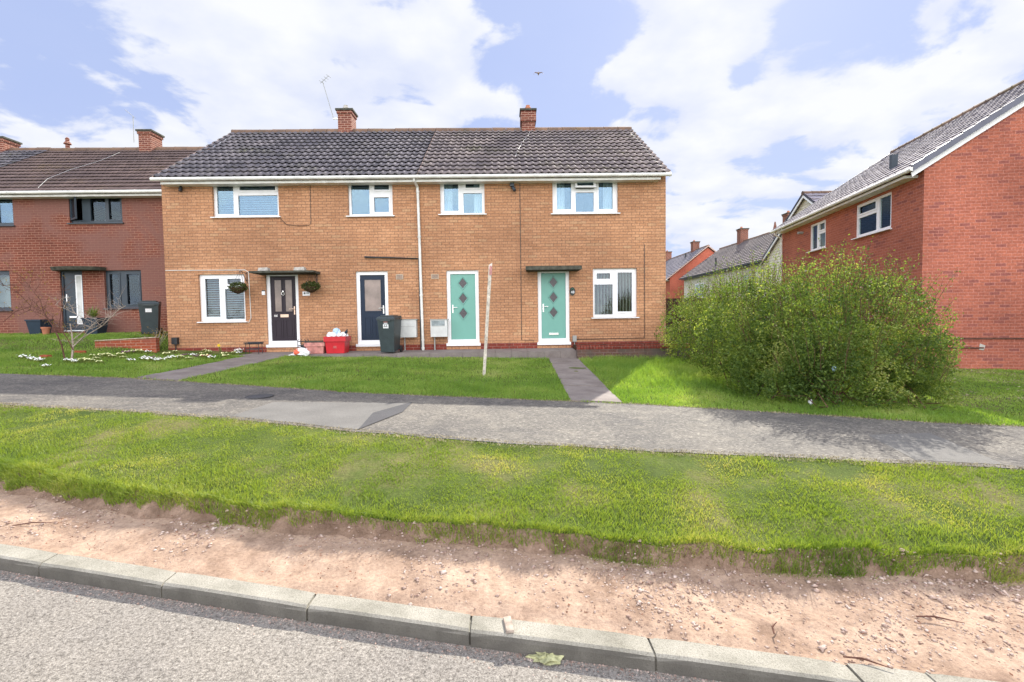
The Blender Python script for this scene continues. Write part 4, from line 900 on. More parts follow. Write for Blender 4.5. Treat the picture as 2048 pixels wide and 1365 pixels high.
for k_ in range(17):
    t0 = k_/17; y0_ = -.36+(md+.36)*t0; z0_ = zt+(zt2-zt)*t0; t1 = (k_+1)/17; y1_ = -.36+(md+.36)*t1; z1_ = zt+(zt2-zt)*t1
    m.hexa([(LR+.10, y0_, z0_-.10), (LR+.18, y0_, z0_-.10), (LR+.18, y1_, z1_-.09), (LR+.10, y1_, z1_-.09)], [(LR+.10, y0_, z0_+.075), (LR+.18, y0_, z0_+.075), (LR+.18, y1_, z1_+.055), (LR+.10, y1_, z1_+.055)])
m.build('dry_verge', plain('slate_grey_plastic', (.10, .105, .14, 1), .45), rR)
x_, z_ = RL(1578, 470); m = MB(); m.tube([(.12, -.36, zt-.06), (.12, -.30, zt-.2), (.12, -.06, zt-.35), (.12, -.06, 0)], .036, 10); m.build('downpipe', MT['gutterw'], hR)
a = RL(1733, 372); m = MB(); pv = (a[0], .9); sl_ = (zt2-zt)/(md+.34); m.box(a[0]-.06, a[0]+.06, .62, .78, zt+sl_*1.0, zt+sl_*1.0+.42); m.build('roof_vent', MT['anth'], rR)
a = RL(1606, 466); m = MB(); m.tube([(a[0], 0, a[1]), (a[0], -.18, a[1])], .05, 10); m.build('flue', MT['grey'], hR)
def GR(px, py):
    p = UPL(px, py, corner, ydir); d = p-orgR; return np.dot(d, xdir), d[2]
m = MB()
for pts in (((1895, 677), (2120, 677)), ((1880, 695.5), (1966, 696))):
    m.tube([(LR+.02, *GR(a, b)) for a, b in pts], .018, 6)
m.build('wall_pipe', MT['barkr'], hR)
a, b = GR(1963, 694); m = MB(); m.hexa([(LR+.004, a-.06, b-.07), (LR+.004, a+.05, b-.09), (LR+.004, a+.08, b+.03), (LR+.004, a-.04, b+.08)], [(LR+.012, a-.05, b-.06), (LR+.012, a+.04, b-.08), (LR+.012, a+.07, b+.03), (LR+.012, a-.03, b+.07)]); m.build('filler_patch', MT['stone'], hR)
p = UPL(2022, 172, corner+ydir*4.2, ydir); d = p-orgR
chR = chimney(rR, 6.5, md+1.1, HWR+RISER-1.2, HWR+RISER+.34, .8, .62, potm=MT['stone'])
aerial(chR, (6.5, md+1.0, HWR+RISER+.3), (6.5, md+1.0, HWR+RISER+1.25), (.4, -.5, .2), 4, sz=.4)

# ------------------------------------------------------------------ cream and red houses down the side street
hC, wC, rC, dC = house('terraced_house', 'cream clapboard house with gable end rising behind the red brick house', (16.0, 22.2, .2), 0, 7.5, 8.2, 4.75, 2.95, MT['siding'], MT['tileG'], [], eo=.3, vo=.25, nc=13, period=.3, seg=4, vergem=plain('dark_barge', (.05, .05, .07, 1), .5), gut=False)
m = MB()                                        # clapboards on the gable, each a lapped board
for i in range(42):
    z0_ = 1.0+i*.16; z1_ = z0_+.165
    if z0_ > 7.6: break
    if z1_ <= 4.75: ya, yb, yc, yd = 0, 8.2, 8.2, 0
    else:
        f = lambda z: max(0, (z-4.75))/2.95*4.1
        ya, yb, yc, yd = f(z0_), 8.2-f(z0_), 8.2-f(z1_), f(z1_)
        if yc <= yd: continue
    m.q((-.035, yb, z0_), (-.035, ya, z0_), (-.006, yd, z1_), (-.006, yc, z1_)); m.q((-.035, ya, z0_), (-.035, yb, z0_), (0, yb, z0_), (0, ya, z0_))
m.build('clapboard', MT['siding'], wC)
m = MB()
for sgn in (0, 1):
    ya = -.3 if sgn == 0 else 8.5; m.hexa([(-.24, ya, 4.48), (-.20, ya, 4.48), (-.20, 4.1, 7.58), (-.24, 4.1, 7.58)], [(-.24, ya, 4.60), (-.20, ya, 4.60), (-.20, 4.1, 7.70), (-.24, 4.1, 7.70)])
m.build('barge_board', MT['white'], rC)
hz_, hy_ = 0, 0
m = MB(); q = UPL(1577, 523, np.array([15.95, 0, 0]), np.array([1., 0, 0])); m.box(-.07, -.03, q[1]-22.2-.6, q[1]-22.2+.6, q[2]-.2-1.1, q[2]-.2+.15); wn_ = m.build('window', MT['white'], hC)
m = MB(); m.box(-.085, -.07, q[1]-22.2-.5, q[1]-22.2+.5, q[2]-.2-1.0, q[2]-.2+.05); m.build('pane', MT['glassD'], wn_)
hBk, wBk, rBk, dBk = house('terraced_house', 'long cream rendered terrace with brown roof beyond the hedge', (16.0, 44.3, .2), -math.pi/2, 13.9, 6.6, 4.9, 2.35, MT['cream'], tile_mat('faded_tile', (.17, .15, .15, 1), (.22, .195, .19, 1), mossamt=.1, tw=.3), [], eo=.35, vo=.15, nc=16, period=.3, seg=4, gmat=MT['dark'])
def bk(px, X):                      # distance along the row where the line x = X crosses the pixel column
    d = ray(px, 560); return d[1]/d[0]*X
for px, zt_ in ((1578, 8.45), (1484.5, 8.6)):
    Yc = bk(px, 19.3); chimney(rBk, 44.3-Yc, 3.3, 6.9, zt_-.2, .62, .62)
Yc = bk(1549, 18.6); m = MB(); m.lathe((44.3-Yc, 2.6, 6.6), [(.09, 0), (.09, .5), (.16, .52), (.04, 1.2)], 8); m.build('flue_terminal', MT['chim'], rBk)
Yc = bk(1434, 16.4); m = MB(); m.tube([(44.3-Yc, .3, 4.8), (44.3-Yc, .3, 5.9)], .07, 8); m.build('soil_pipe', MT['dark'], rBk)
for px in (1500, 1400):
    Yc = bk(px, 16.0); xx = 44.3-Yc; m = MB(); m.box(xx-.9, xx+.9, -.05, .02, 2.9, 4.1); wv = m.build('window', MT['white'], hBk)
    m = MB(); m.box(xx-.82, xx-.04, -.06, -.05, 2.98, 4.02); m.box(xx+.04, xx+.82, -.06, -.05, 2.98, 4.02); m.build('pane', MT['glassD'], wv)
hAk, wAk, rAk, dAk = house('terraced_house', 'distant red brick gabled house beyond the hedge with grey roof', (15.3, 66, .2), -math.pi/2, 20, 7.0, 5.0, 2.75, MT['far_red'], MT['tileG'], [], eo=.3, vo=.15, nc=14, period=.3, seg=4)
for px, zt_ in ((1390, 8.9), (1336, 9.0)):
    Yc = bk(px, 18.8); chimney(rAk, 66-Yc, 3.5, 7.3, zt_-.2, .62, .62)
Yc = bk(1371, 17.9); m = MB(); m.tube([(66-Yc, 2.6, 6.8), (66-Yc, 2.6, 7.6)], .08, 8); m.build('flue_terminal', MT['dark'], rAk)

# garden fence behind the hedge
t = thing('garden_fence', 'dark timber garden fence between the buff house and the hedge', 'fence', (XR+.05, 16.5, h(XR+1, 16.5)))
for i in range(5):
    m = MB(); m.box(i*1.8-.0, i*1.8+.09, 0, .09, -.2, 1.85); m.build('post', MT['wood'], t)
    m = MB()
    for k_ in range(17): m.box(i*1.8+.095+k_*.1, i*1.8+.095+k_*.1+.094, .02+.008*(k_ % 2), .035+.008*(k_ % 2), 0, 1.8)
    m.build('board_panel', MT['wood'], t)

# ------------------------------------------------------------------ apron, garden walls and paths
def px_ground_quad(pts, dz, thick=.05): pass
m = MB(); xa, xb = XL+.05, UY(1153, 700, 12.9)[0]
fr_y = 12.82
n = 26
for i in range(n):
    a = xa+(xb-xa)*i/n; b = xa+(xb-xa)*(i+1)/n-.006
    m.hexa([(a, fr_y, .2), (b, fr_y, .2), (b, YF-.02, .2), (a, YF-.02, .2)], [(a, fr_y+.0, .79), (b, fr_y, .79), (b, YF-.02, .825), (a, YF-.02, .825)])
tag(m.build('house_apron', MT['slab']), kind='structure')
# planter wall in front of the right window
xw0 = UY(1154, 700, 12.75)[0]; xw1 = XR+.3; zt_ = UY(1160, 691, 12.7)[1]
t = thing('planter_wall', 'low weathered brick planter wall with soldier course under the teal door house window', 'wall', (xw0, 12.7, .3))
m = MB(); m.box(0, xw1-xw0, 0, .22, 0, zt_-.3-.11); m.box(xw1-xw0-.22, xw1-xw0, .221, .98, 0, zt_-.3-.11); m.build('brick_body', MT['planter'], t)
m = MB(); k_ = 0
while k_*.078 < xw1-xw0-.07:
    x = k_*.078; dz_ = random.uniform(-.004, .004); dy_ = random.uniform(-.006, .004); m.box(x+.003, x+.071, -.012+dy_, .215, zt_-.3-.109, zt_-.3+dz_); k_ += 1
m.build('soldier_course', MT['plinth'], t)
m = MB(); m.box(.02, xw1-xw0-.23, .222, .98, 0, zt_-.3-.03); m.build('planter_soil', MT['soil'], t)
# left retaining wall
wl0 = np.array([*[UY(190, 700, 12.9)[0]], 12.9]); wl1 = np.array([XL-.02, 13.25]); Lw = np.linalg.norm(wl1-wl0); thw = math.atan2(wl1[1]-wl0[1], wl1[0]-wl0[0])
t = thing('garden_wall', 'low orange brick retaining wall in front of the plum brick house', 'wall', (wl0[0], wl0[1], .7), thw)
m = MB(); zta = UY(200, 683, 12.9)[1]-.7; ztb = UY(334, 676, 13.2)[1]-.7
nseg = 9
for i in range(nseg):
    a = Lw*i/nseg; b = Lw*(i+1)/nseg; za = zta+(ztb-zta)*i/nseg+random.uniform(-.006, .006)
    m.box(a, b-.0005, random.uniform(0, .006), .22, -.3, za)
m.build('brick_body', MT['orange_wall'], t)
m = MB(); m.box(-.0, Lw, .0, .235, ztb-.0, ztb+.02) if False else None
m = MB(); m.hexa([(0, -.012, zta+.008), (Lw, -.012, ztb+.008), (Lw, .23, ztb+.008), (0, .23, zta+.008)], [(0, -.01, zta+.022), (Lw, -.01, ztb+.022), (Lw, .23, ztb+.022), (0, .23, zta+.022)]); m.build('mortar_capping', MT['verge'], t)
m = MB()
for i in range(5): m.box(-.18+.03*i, .03, .01+.003*i, .20, -.3+i*.075*1.0, -.3+(i+1)*.075-.004)
m.build('broken_end', MT['orange_wall'], t)
for i, (px, py, rz, lb) in enumerate(((161, 708, .5, 'loose orange brick lying below the end of the retaining wall'), (92, 717, -.2, 'loose red brick half hidden in the flower bed by the bare shrub'), (411, 716, .1, 'long orange stone lying behind the primroses near the plinth'))):
    gx, gy = ground_hit(px, py); m = MB(); m.hexa([(-.11, -.05, 0), (.11, -.05, 0), (.11, .05, 0), (-.11, .05, 0)], [(-.108, -.048, .062), (.105, -.05, .065), (.108, .048, .063), (-.11, .05, .06)])
    b_ = m.build('loose_brick', MT['orange_wall']); b_.location = (gx, gy, h(gx, gy)+.01); b_.rotation_euler = (.1, .05, rz); tag(b_, lb, 'brick')

# garden paths
paths = []
def slab_path(name, L0, R0, L1, R1, n, label=None):   # far-left, far-right, near-left, near-right in world xy
    m = MB(); L0, R0, L1, R1 = map(np.array, (L0, R0, L1, R1)); paths.append([L0, R0, R1, L1])
    for i in range(n):
        t0 = i/n; t1 = (i+1)/n-.02/n*2
        a = L0+(L1-L0)*t0; b = R0+(R1-R0)*t0; c = R0+(R1-R0)*t1; d = L0+(L1-L0)*t1; dz = random.uniform(.012, .024)
        P = [(p[0], p[1], h(p[0], p[1])) for p in (d, c, b, a)]
        m.hexa([(x, y, z-.08) for x, y, z in P], [(x, y, z+dz+random.uniform(-.003, .003)) for x, y, z in P])
    tag(m.build(name, MT['slab']), kind='structure')
def gh(px, py): return ground_hit(px, py)
p1x0 = gh(1097, 718); p1x1 = gh(1152, 716); p1n0 = gh(1141, 803); p1n1 = gh(1243, 807)
slab_path('garden_path', (p1x0[0], 12.8), (p1x1[0], 12.8), (p1n0[0], cv(K5, p1n0[0])), (p1n1[0], cv(K5, p1n1[0])), 8)
q0 = gh(487, 715); q1 = gh(572, 714); q2 = gh(275, 757); q3 = gh(362, 762)
slab_path('garden_path', (q0[0], 12.8), (q1[0], 12.8), (q2[0], cv(K5, q2[0])), (q3[0], cv(K5, q3[0])), 7)
# footpath repairs, painted shadow wedge, manhole
def patch(name, pts, mat, dz):
    P = [gh(*p) for p in pts]; c = np.mean(P, 0); m = MB(); N = 8
    quad = P; i0 = len(m.v)
    for i in range(N+1):
        for j in range(N+1):
            u = i/N; v = j/N; a = (np.array(quad[0])*(1-u)+np.array(quad[1])*u)*(1-v)+(np.array(quad[3])*(1-u)+np.array(quad[2])*u)*v
            m.v.append((a[0], a[1], h(a[0], a[1])+dz))
    for i in range(N):
        for j in range(N): q = i*(N+1)+j; m.f.append((q, q+1, q+N+2, q+N+1))
    tag(m.build(name, mat), kind='structure')
patch('footpath_repair_or_shadow', [(462, 834), (548, 806), (822, 808), (716, 861)], MT['patchl'], .008)
patch('footpath_repair_or_shadow', [(1735, 872), (1860, 868), (2010, 932), (1830, 922)], MT['patchl'], .008)
patch('footpath_repair_or_shadow', [(716, 862), (746, 828), (826, 806), (806, 826)], MT['shadow_and_cover'], .014)  # wedge-shaped cast shadow painted as a dark sheet on the footpath
gx, gy = gh(519, 795); m = MB(); m.lathe((0, 0, 0), [(.19, 0), (.19, .012), (.17, .016), (.165, .010)], 20); mc = m.build('manhole_cover', MT['shadow_and_cover']); mc.location = (gx, gy, h(gx, gy)+.006); tag(mc, 'small round grey utility cover set in the grey footpath', 'manhole cover')

# ------------------------------------------------------------------ wooden post on the lawn
gx, gy = gh(968, 752); tx, tz = UY(981, 528, gy-.1); zb = h(gx, gy)
t = thing('sign_post', 'thin weathered white timber sign post leaning on the lawn', 'post', (gx, gy, zb))
dx = tx-gx; m = MB(); hh_ = tz-zb
def pt(s, ox, oy): return (dx*s+ox, -.1*s+oy, hh_*s)
for a, b in ((-.06, .97),): m.hexa([pt(a, -.028, -.022), pt(a, .028, -.022), pt(a, .028, .022), pt(a, -.028, .022)], [pt(b, -.032, -.022), pt(b, .032, -.022), pt(b+.04, .032, .022), pt(b+.02, -.032, .022)])
m.build('post_shaft', MT['paint'], t)
m = MB(); m.hexa([pt(.90, -.014, -.026), pt(.90, .038, -.026), pt(.90, .038, -.0222), pt(.90, -.014, -.0222)], [pt(.985, -.014, -.026), pt(.975, .038, -.026), pt(.975, .038, -.0222), pt(.985, -.014, -.0222)]); m.build('faded_board_remnant', MT['pink'], t)
m = MB()
for s in (.12, .32, .52, .66, .72, .78, .84): p = pt(s, random.uniform(-.01, .015), -.024); m.tube([p, (p[0], p[1]-.004, p[2])], .006, 6)
m.build('bolt', MT['dark'], t)

# ------------------------------------------------------------------ bins, boxes and bags
def wheelie_bin(name_label, loc, rz, group=None):
    t = thing('wheelie_bin', name_label, 'wheelie bin', loc, rz, group)
    m = MB(); m.hexa([(-.20, -.20, .03), (.20, -.20, .03), (.21, .25, .10), (-.21, .25, .10)], [(-.26, -.30, .96), (.26, -.30, .96), (.26, .31, .96), (-.26, .31, .96)])
    m.box(-.272, .272, -.318, .318, .925, .955); m.box(-.15, .15, -.335, -.319, .90, .95); m.build('body', MT['binm'], t)
    m = MB(); m.hexa([(-.285, -.34, .962), (.285, -.34, .962), (.275, .33, .975), (-.275, .33, .975)], [(-.25, -.28, 1.02), (.25, -.28, 1.02), (.26, .31, 1.055), (-.26, .31, 1.055)])
    m.box(-.19, .19, -.2, .24, 1.03, 1.062); m.build('lid', MT['binm'], t)
    m = MB(); m.tube([(-.24, .37, .95), (.24, .37, .95)], .017, 8); m.box(-.22, -.18, .30, .38, .92, .97); m.box(.18, .22, .30, .38, .92, .97); m.build('handle', MT['dark'], t)
    for s in (-1, 1):
        m = MB(); m.tube([(s*.23, .26, .10), (s*.275, .26, .10)], .10, 18); m.build('wheel', MT['dark'], t)
    m = MB(); m.tube([(-.26, .26, .1), (.26, .26, .1)], .012, 6); m.build('axle', MT['metal'], t)
    def slope_y(z): return -.20-.10*(z-.03)/.93
    m = MB(); m.hexa([(-.085, slope_y(.70)-.002, .70), (.075, slope_y(.70)-.002, .70), (.075, slope_y(.81)-.002, .81), (-.085, slope_y(.81)-.002, .81)][::-1], [(-.085, slope_y(.70)-.006, .70), (.075, slope_y(.70)-.006, .70), (.075, slope_y(.81)-.006, .81), (-.085, slope_y(.81)-.006, .81)][::-1]); m.build('number_sticker', MT['bag'], t)
    return t
def at_px(px, py): x, y = gh(px, py); return x, y
bx_, by_ = UY(779, 690, 13.0)[0], 13.05
b1 = wheelie_bin('dark wheelie bin standing before the navy door with its lid shut', (bx_, by_, .80), R(-8))
num = text_mesh('bin_number', '44', .12, MT['printg'], b1, (-.01, -.289, .755), .001)
num.rotation_euler = (R(96.2), 0, 0)
for a, b, c in ((-.07, .06, .865), (-.06, .05, .83)):
    m = MB(); y_ = -.20-.10*(c-.03)/.93; m.box(a, b, y_-.008, y_-.002, c, c+.018); m.build('label_strip', MT['faded'] if c > .85 else MT['bag'], b1)
lx = UY(296, 640, 14.6)[0]; b2 = dup(b1, (lx, 14.7, h(lx, 14.7)+.02), R(28), 'dark wheelie bin against the plum brick house beside its ground floor window')
for ch in list(b2.children):
    if ch.name.startswith(('bin_number', 'label_strip')): bpy.data.objects.remove(ch)
b1.scale = (.88, .88, .92); b2.scale = (.92,)*3
b1['group'] = b2['group'] = 'wheelie bins by the houses'
def crate(x, y, z, w, d, hh, mat, name, label, rz=0):
    t = thing(name, label, 'box', (x, y, z), rz)
    m = MB(); m.hexa([(-w*.44, -d*.44, .0), (w*.44, -d*.44, 0), (w*.44, d*.44, 0), (-w*.44, d*.44, 0)], [(-w/2, -d/2, hh*.8), (w/2, -d/2, hh*.8), (w/2, d/2, hh*.8), (-w/2, d/2, hh*.8)])
    m.ring((0, 0, 0, 0), (0, 0, 0, 0), 0, 0) if False else None
    m.build('body', mat, t)
    r = MB()
    for (a0, a1, c0, c1) in ((-w/2-.025, w/2+.025, -d/2-.025, -d/2), (-w/2-.025, w/2+.025, d/2, d/2+.025), (-w/2-.025, -w/2, -d/2, d/2), (w/2, w/2+.025, -d/2, d/2)): r.box(a0, a1, c0, c1, hh*.8-.04, hh)
    r.build('rim', mat, t); return t
rx = UY(674, 690, 13.2)[0]; tr = crate(rx, 13.25, .805, .52, .42, .44, MT['redbox'], 'recycling_box', 'bright red recycling box overflowing with carrier bags')
m = MB()
for i in range(3): m.box(-.05+i*.003, .045-i*.004, -.213+.003*i, -.209+.003*i, .14+i*.022, .148+i*.022)
m.build('box_marking', MT['faded'], tr)
fx = UY(633, 692, 13.2)[0]; tf = crate(fx, 13.25, .805, .48, .38, .29, MT['faded'], 'recycling_box', 'faded pink recycling box with dark cover beside the bright red one')
m = MB(); m.hexa([(-.27, -.22, .295), (.27, -.22, .295), (.27, .22, .295), (-.27, .22, .295)], [(-.24, -.16, .315), (.26, -.17, .312), (.24, .20, .32), (-.26, .20, .318)]); m.build('cover', MT['canopy'], tf)
def blob(c, r, seed, n=14, k=8, crump=.25):
    rg = random.Random(seed); m = MB(); rows = []
    for i in range(k+1):
        ph = math.pi*i/k; rows.append(len(m.v))
        for j in range(n):
            q = 2*math.pi*j/n; f = 1+rg.uniform(-crump, crump)
            m.v.append((c[0]+r[0]*math.sin(ph)*math.cos(q)*f, c[1]+r[1]*math.sin(ph)*math.sin(q)*f, c[2]+r[2]*math.cos(ph)*f))
    for i in range(k):
        for j in range(n): m.f.append((rows[i]+j, rows[i]+(j+1) % n, rows[i+1]+(j+1) % n, rows[i+1]+j))
    return m
for (dx_, dz_, rr, mt, lb, sd) in ((-.12, .40, (.15, .14, .09), 'bag', 'crumpled whitish carrier bag in the left of the red recycling box', 1), (.14, .40, (.13, .14, .08), 'bag', 'crumpled whitish carrier bag in the right of the red recycling box', 2), (-.01, .50, (.09, .07, .09), 'bagblue', 'pale blue bag standing up on top of the red recycling box', 3)):
    b_ = blob((0, 0, 0), rr, sd).build('carrier_bag', MT[mt]); b_.location = (rx+dx_, 13.23, .865+dz_); tag(b_, lb, 'bag', 'bags in the red box')
m = MB(); m.lathe((0, 0, 0), [(.035, 0), (.035, .10), (.015, .14), (.015, .16)], 10); b_ = m.build('bottle', MT['navyplastic']); b_.location = (rx+.22, 13.2, 0.865+.42); b_.rotation_euler = (.3, .5, 0); tag(b_, 'small dark bottle poking out of the red recycling box', 'bottle')
gx, gy = gh(602, 714); t = thing('carrier_bag', 'white and orange carrier bag lying on the lawn edge', 'bag', (gx, gy, h(gx, gy)+.02))
blob((.03, 0, .09), (.20, .13, .11), 5, crump=.2).build('bag_body', MT['bag'], t)
blob((-.06, -.055, .10), (.095, .09, .085), 6, crump=.08).build('printed_side', MT['bagred'], t)
m = MB(); m.tube([(-.14, 0, .03), (-.22, -.02, .04), (-.30, -.03, .02)], [.04, .025, .012], 7); m.build('bag_handle', MT['bag'], t)
# black plant rack by the plum door (right) and wire rack (left)
rx2 = UY(605, 690, 13.2)[0]; t = thing('boot_rack', 'small black metal rack beside the plum door threshold', 'rack', (rx2, 13.25, .81))
m = MB()
for x in (-.10, .10):
    for y in (-.1, .1): m.tube([(x, y, 0), (x*1.02, y, .34), (x*.7, y, .37)], .010, 6)
for z in (.08, .2, .31): m.tube([(-.1, -.1, z), (.1, -.1, z), (.1, .1, z), (-.1, .1, z), (-.1, -.1, z)], .009, 6)
m.build('frame', MT['dark'], t)
blob((.02, 0, .13), (.10, .09, .10), 9).build('dark_pot', MT['dark'], t)
rx3 = UY(504, 690, 13.2)[0]; t = thing('plant_stand', 'low black wire plant stand against the brick wall left of the plum door', 'stand', (rx3, 13.3, .81))
m = MB()
for x in (-.17, .17): m.tube([(x, -.1, 0), (x*.95, -.1, .30)], .009, 6); m.tube([(x, .1, 0), (x*.95, .1, .30)], .009, 6)
for z, w_ in ((.30, .21), (.27, .20), (.13, .15)): m.tube([(-w_, -.1, z), (w_, -.1, z)], .012, 6); m.tube([(-w_, .1, z), (w_, .1, z)], .012, 6)
for i in range(7): m.tube([(-.18+.06*i, -.1, .29), (-.18+.06*i, .1, .29)], .006, 5)
m.build('frame', MT['dark'], t)
# planters by the plum house door
def planter(px, Y, w, hh, label, plant=None, mat='navyplastic', name='planter'):
    x = UY(px, 660, Y)[0]; z = h(x, Y)+.0; t = thing(name, label, 'planter', (x, Y, z))
    m = MB(); m.hexa([(-w*.36, -w*.36, 0), (w*.36, -w*.36, 0), (w*.36, w*.36, 0), (-w*.36, w*.36, 0)], [(-w/2, -w/2, hh), (w/2, -w/2, hh), (w/2, w/2, hh), (-w/2, w/2, hh)]); m.build('pot', MT[mat], t)
    m = MB(); m.ring((-w/2-.015, w/2+.015, hh-.03, hh+.01), (-w/2+.01, w/2-.01, hh-.03+.001, hh+.009), -w/2-.015, w/2+.015) if False else m.box(-w/2-.012, w/2+.012, -w/2-.012, w/2+.012, hh-.04, hh+.004); m.build('rim', MT[mat], t)
    return t
planter(80, 15.3, .44, .46, 'dark square planter left of the grey front door'); planter(192, 15.3, .46, .50, 'dark square planter with a spiky plant right of the grey front door')
sx = UY(187, 640, 15.3)[0]; sz = h(sx, 15.3)+.5; t = thing('spiky_plant', 'spiky yellow green plant growing in the planter by the grey door', 'plant', (sx, 15.3, sz))
m = MB()
for i in range(46):
    q = random.uniform(0, 6.28); e = random.uniform(.3, 1.3); L_ = random.uniform(.25, .5); d = Vector((math.cos(q)*math.cos(e), math.sin(q)*math.cos(e), math.sin(e))); s_ = Vector((-math.sin(q), math.cos(q), 0))*.016
    a = d*.02; b = d*L_*.6; c = d*L_+Vector((0, 0, -.06)); m.q(a-s_, a+s_, b+s_, b-s_); m.q(b-s_, b+s_, c)
m.build('foliage', MT['leafs'], t)
m = MB(); m.lathe((0, 0, 0), [(.07, 0), (.10, .20), (.115, .20), (.115, .25), (.09, .25)], 14); tp = m.build('terracotta_pot', MT['terra']); tpx = UY(92, 665, 15.0)[0]; tp.location = (tpx, 15.0, h(tpx, 15.0)); tag(tp, 'small terracotta pot standing beside the dark planter', 'plant pot')

# ------------------------------------------------------------------ kerb-side debris
def scatter_stones(n, seed):
    rg = np.random.default_rng(seed); X = rg.uniform(-6, 7, n*4); T = rg.uniform(0, 1.1, n*4)**.9; Y = cv(K1, X)+(cv(K2, X)-cv(K1, X))*T
    dens = vnoise(X, Y, 2.2, 31)*.9+T*.35+np.clip(X/6, -.2, .35); keep = rg.uniform(.35, 1.15, n*4) < dens; X, Y = X[keep][:n], Y[keep][:n]; n = len(X)
    Z = H(X, Y)-.006+((vnoise(X, Y, 2.5, 1)-.5)*.035+(vnoise(X, Y, 9, 2)-.5)*.014)*np.clip((Y-cv(K1, X))/.08, 0, 1)
    s = rg.lognormal(math.log(.0046), .55, n); s = np.clip(s, .0022, .020)
    base = np.array([[1, 0, 0], [-1, 0, 0], [0, 1, 0], [0, -1, 0], [0, 0, 1], [0, 0, -1.]])
    Vb = base[None]*(s[:, None, None]*rg.uniform(.6, 1.4, (n, 6, 1)))*np.array([1.2, 1.0, .6])
    q = rg.uniform(0, 6.28, n); c, s_ = np.cos(q)[:, None], np.sin(q)[:, None]
    Vx = Vb[..., 0]*c-Vb[..., 1]*s_; Vy = Vb[..., 0]*s_+Vb[..., 1]*c
    V = np.stack([Vx+X[:, None], Vy+Y[:, None], Vb[..., 2]+Z[:, None]+s[:, None]*.2], -1).reshape(-1, 3)
    f = np.array([[0, 2, 4], [2, 1, 4], [1, 3, 4], [3, 0, 4], [2, 0, 5], [1, 2, 5], [3, 1, 5], [0, 3, 5]])
    F = (f[None]+np.arange(n)[:, None, None]*6).reshape(-1, 3)
    return tag(np_mesh('gravel', V, F, MT['gravel']), kind='stuff', label='loose gravel stones scattered over the bare dirt strip', cat='gravel')
scatter_stones(15000, 5)
def grit(n, seed):
    rg = np.random.default_rng(seed); X = rg.uniform(-5, 5, n); Y = kfront(X)-rg.exponential(.035, n)-.004; s = np.clip(rg.lognormal(math.log(.0030), .5, n), .0015, .009)
    b = np.array([[1, 0, 0], [-.6, .8, 0], [-.6, -.8, 0], [0, 0, .9]]); q = rg.uniform(0, 6.28, n)[:, None]; Vb = b[None]*s[:, None, None]
    V = np.stack([Vb[..., 0]*np.cos(q)-Vb[..., 1]*np.sin(q)+X[:, None], Vb[..., 0]*np.sin(q)+Vb[..., 1]*np.cos(q)+Y[:, None], Vb[..., 2]+(SL(X)-KH+.001)[:, None]], -1).reshape(-1, 3)
    f = np.array([[0, 1, 3], [1, 2, 3], [2, 0, 3]]); F = (f[None]+np.arange(n)[:, None, None]*4).reshape(-1, 3)
    return tag(np_mesh('gutter_grit', V, F, MT['gravel']), kind='stuff', label='fine grit gathered on the road along the foot of the kerb', cat='grit')
grit(5000, 8)
def litter(name, n, seed, size, mat, yf0, yf1, label, x0=-6, x1=7, clump=True):
    rg = np.random.default_rng(seed); X = rg.uniform(x0, x1, n*3); T = rg.uniform(0, 1, n*3); Y = yf0(X)+(yf1(X)-yf0(X))*T
    keep = (vnoise(X, Y, 1.6, seed) > .5) if clump else np.ones(len(X), bool); X, Y = X[keep][:n], Y[keep][:n]; P = np.stack([X, Y, H(X, Y)+.012], -1)
    V, F = leaf_cloud(P, np.tile([0, 0, .0], (len(X), 1)), size, rg, .5); V = V.reshape(-1, 4, 3); V[..., 2] = P[:, None, 2]+(V[..., 2]-P[:, None, 2])*.35; return tag(np_mesh(name, V.reshape(-1, 3), F, mat), kind='stuff', label=label, cat='leaf litter')
litter('leaf_litter', 900, 11, .022, MT['dead'], lambda x: cv(K1, x)+.05, lambda x: cv(K2, x), 'dry brown leaves and chips lying on the dirt strip')
litter('lawn_clippings', 5200, 12, .06, MT['hay'], lambda x: cv(K5, x)+1.2, lambda x: np.full_like(x, 12.1), 'dried grass cuttings in rows on the lawn by the red house', 6.2, 18)
for i, (px, py, L_, q) in enumerate(((70, 1052, .28, .2), (1880, 1245, .22, -.3), (1735, 1335, .2, -.45), (1550, 1262, .12, 1.0))):
    gx, gy = gh(px, py); m = MB(); m.tube([(-L_/2, 0, .008), (-L_*.1, .012, .014), (L_/2, -.004, .007)], [.004, .005, .002], 6)
    o = m.build('twig', MT['barkr']); o.location = (gx, gy, h(gx, gy)+.006); o.rotation_euler = (0, 0, q)
    tag(o, ['thin brown twig lying on the dirt strip near its left end', 'dark twig lying on the gravelly dirt at the right', 'brown twig lying on the dirt against the kerb near the right corner', 'short twig lying on the gravelly dirt patch'][i], 'twig')
gx, gy = gh(1017, 1256); m = MB(); m.hexa([(-.022, -.06, 0), (.022, -.06, 0), (.026, .07, 0), (-.02, .07, 0)], [(-.018, -.055, .012), (.02, -.058, .014), (.022, .066, .016), (-.018, .068, .012)]); o = m.build('bark_chip', MT['bark']); o.location = (gx, gy, h(gx, gy)+.003); o.rotation_euler = (0, 0, .15); tag(o, 'flat grey piece of bark lying across the kerb top', 'bark chip')
gx, gy = gh(1093, 1318); P = rng.normal(size=(220, 3))*np.array([.034, .022, .006])
# road is lower than the terrain function there
d = ray(1093, 1318); t_ = (-KH-CAM[2])/(d[2]+.036*d[0]); p = CAM+d*t_
mo = None; mo = blob((0, 0, 0), (.075, .05, .012), 31, 22, 8, .5).build('moss_clump', MT['moss']); mo.location = (p[0], p[1], SL(p[0])-KH+.012); tag(mo, 'pale yellow green clump of moss lying on the road by the kerb', 'moss')

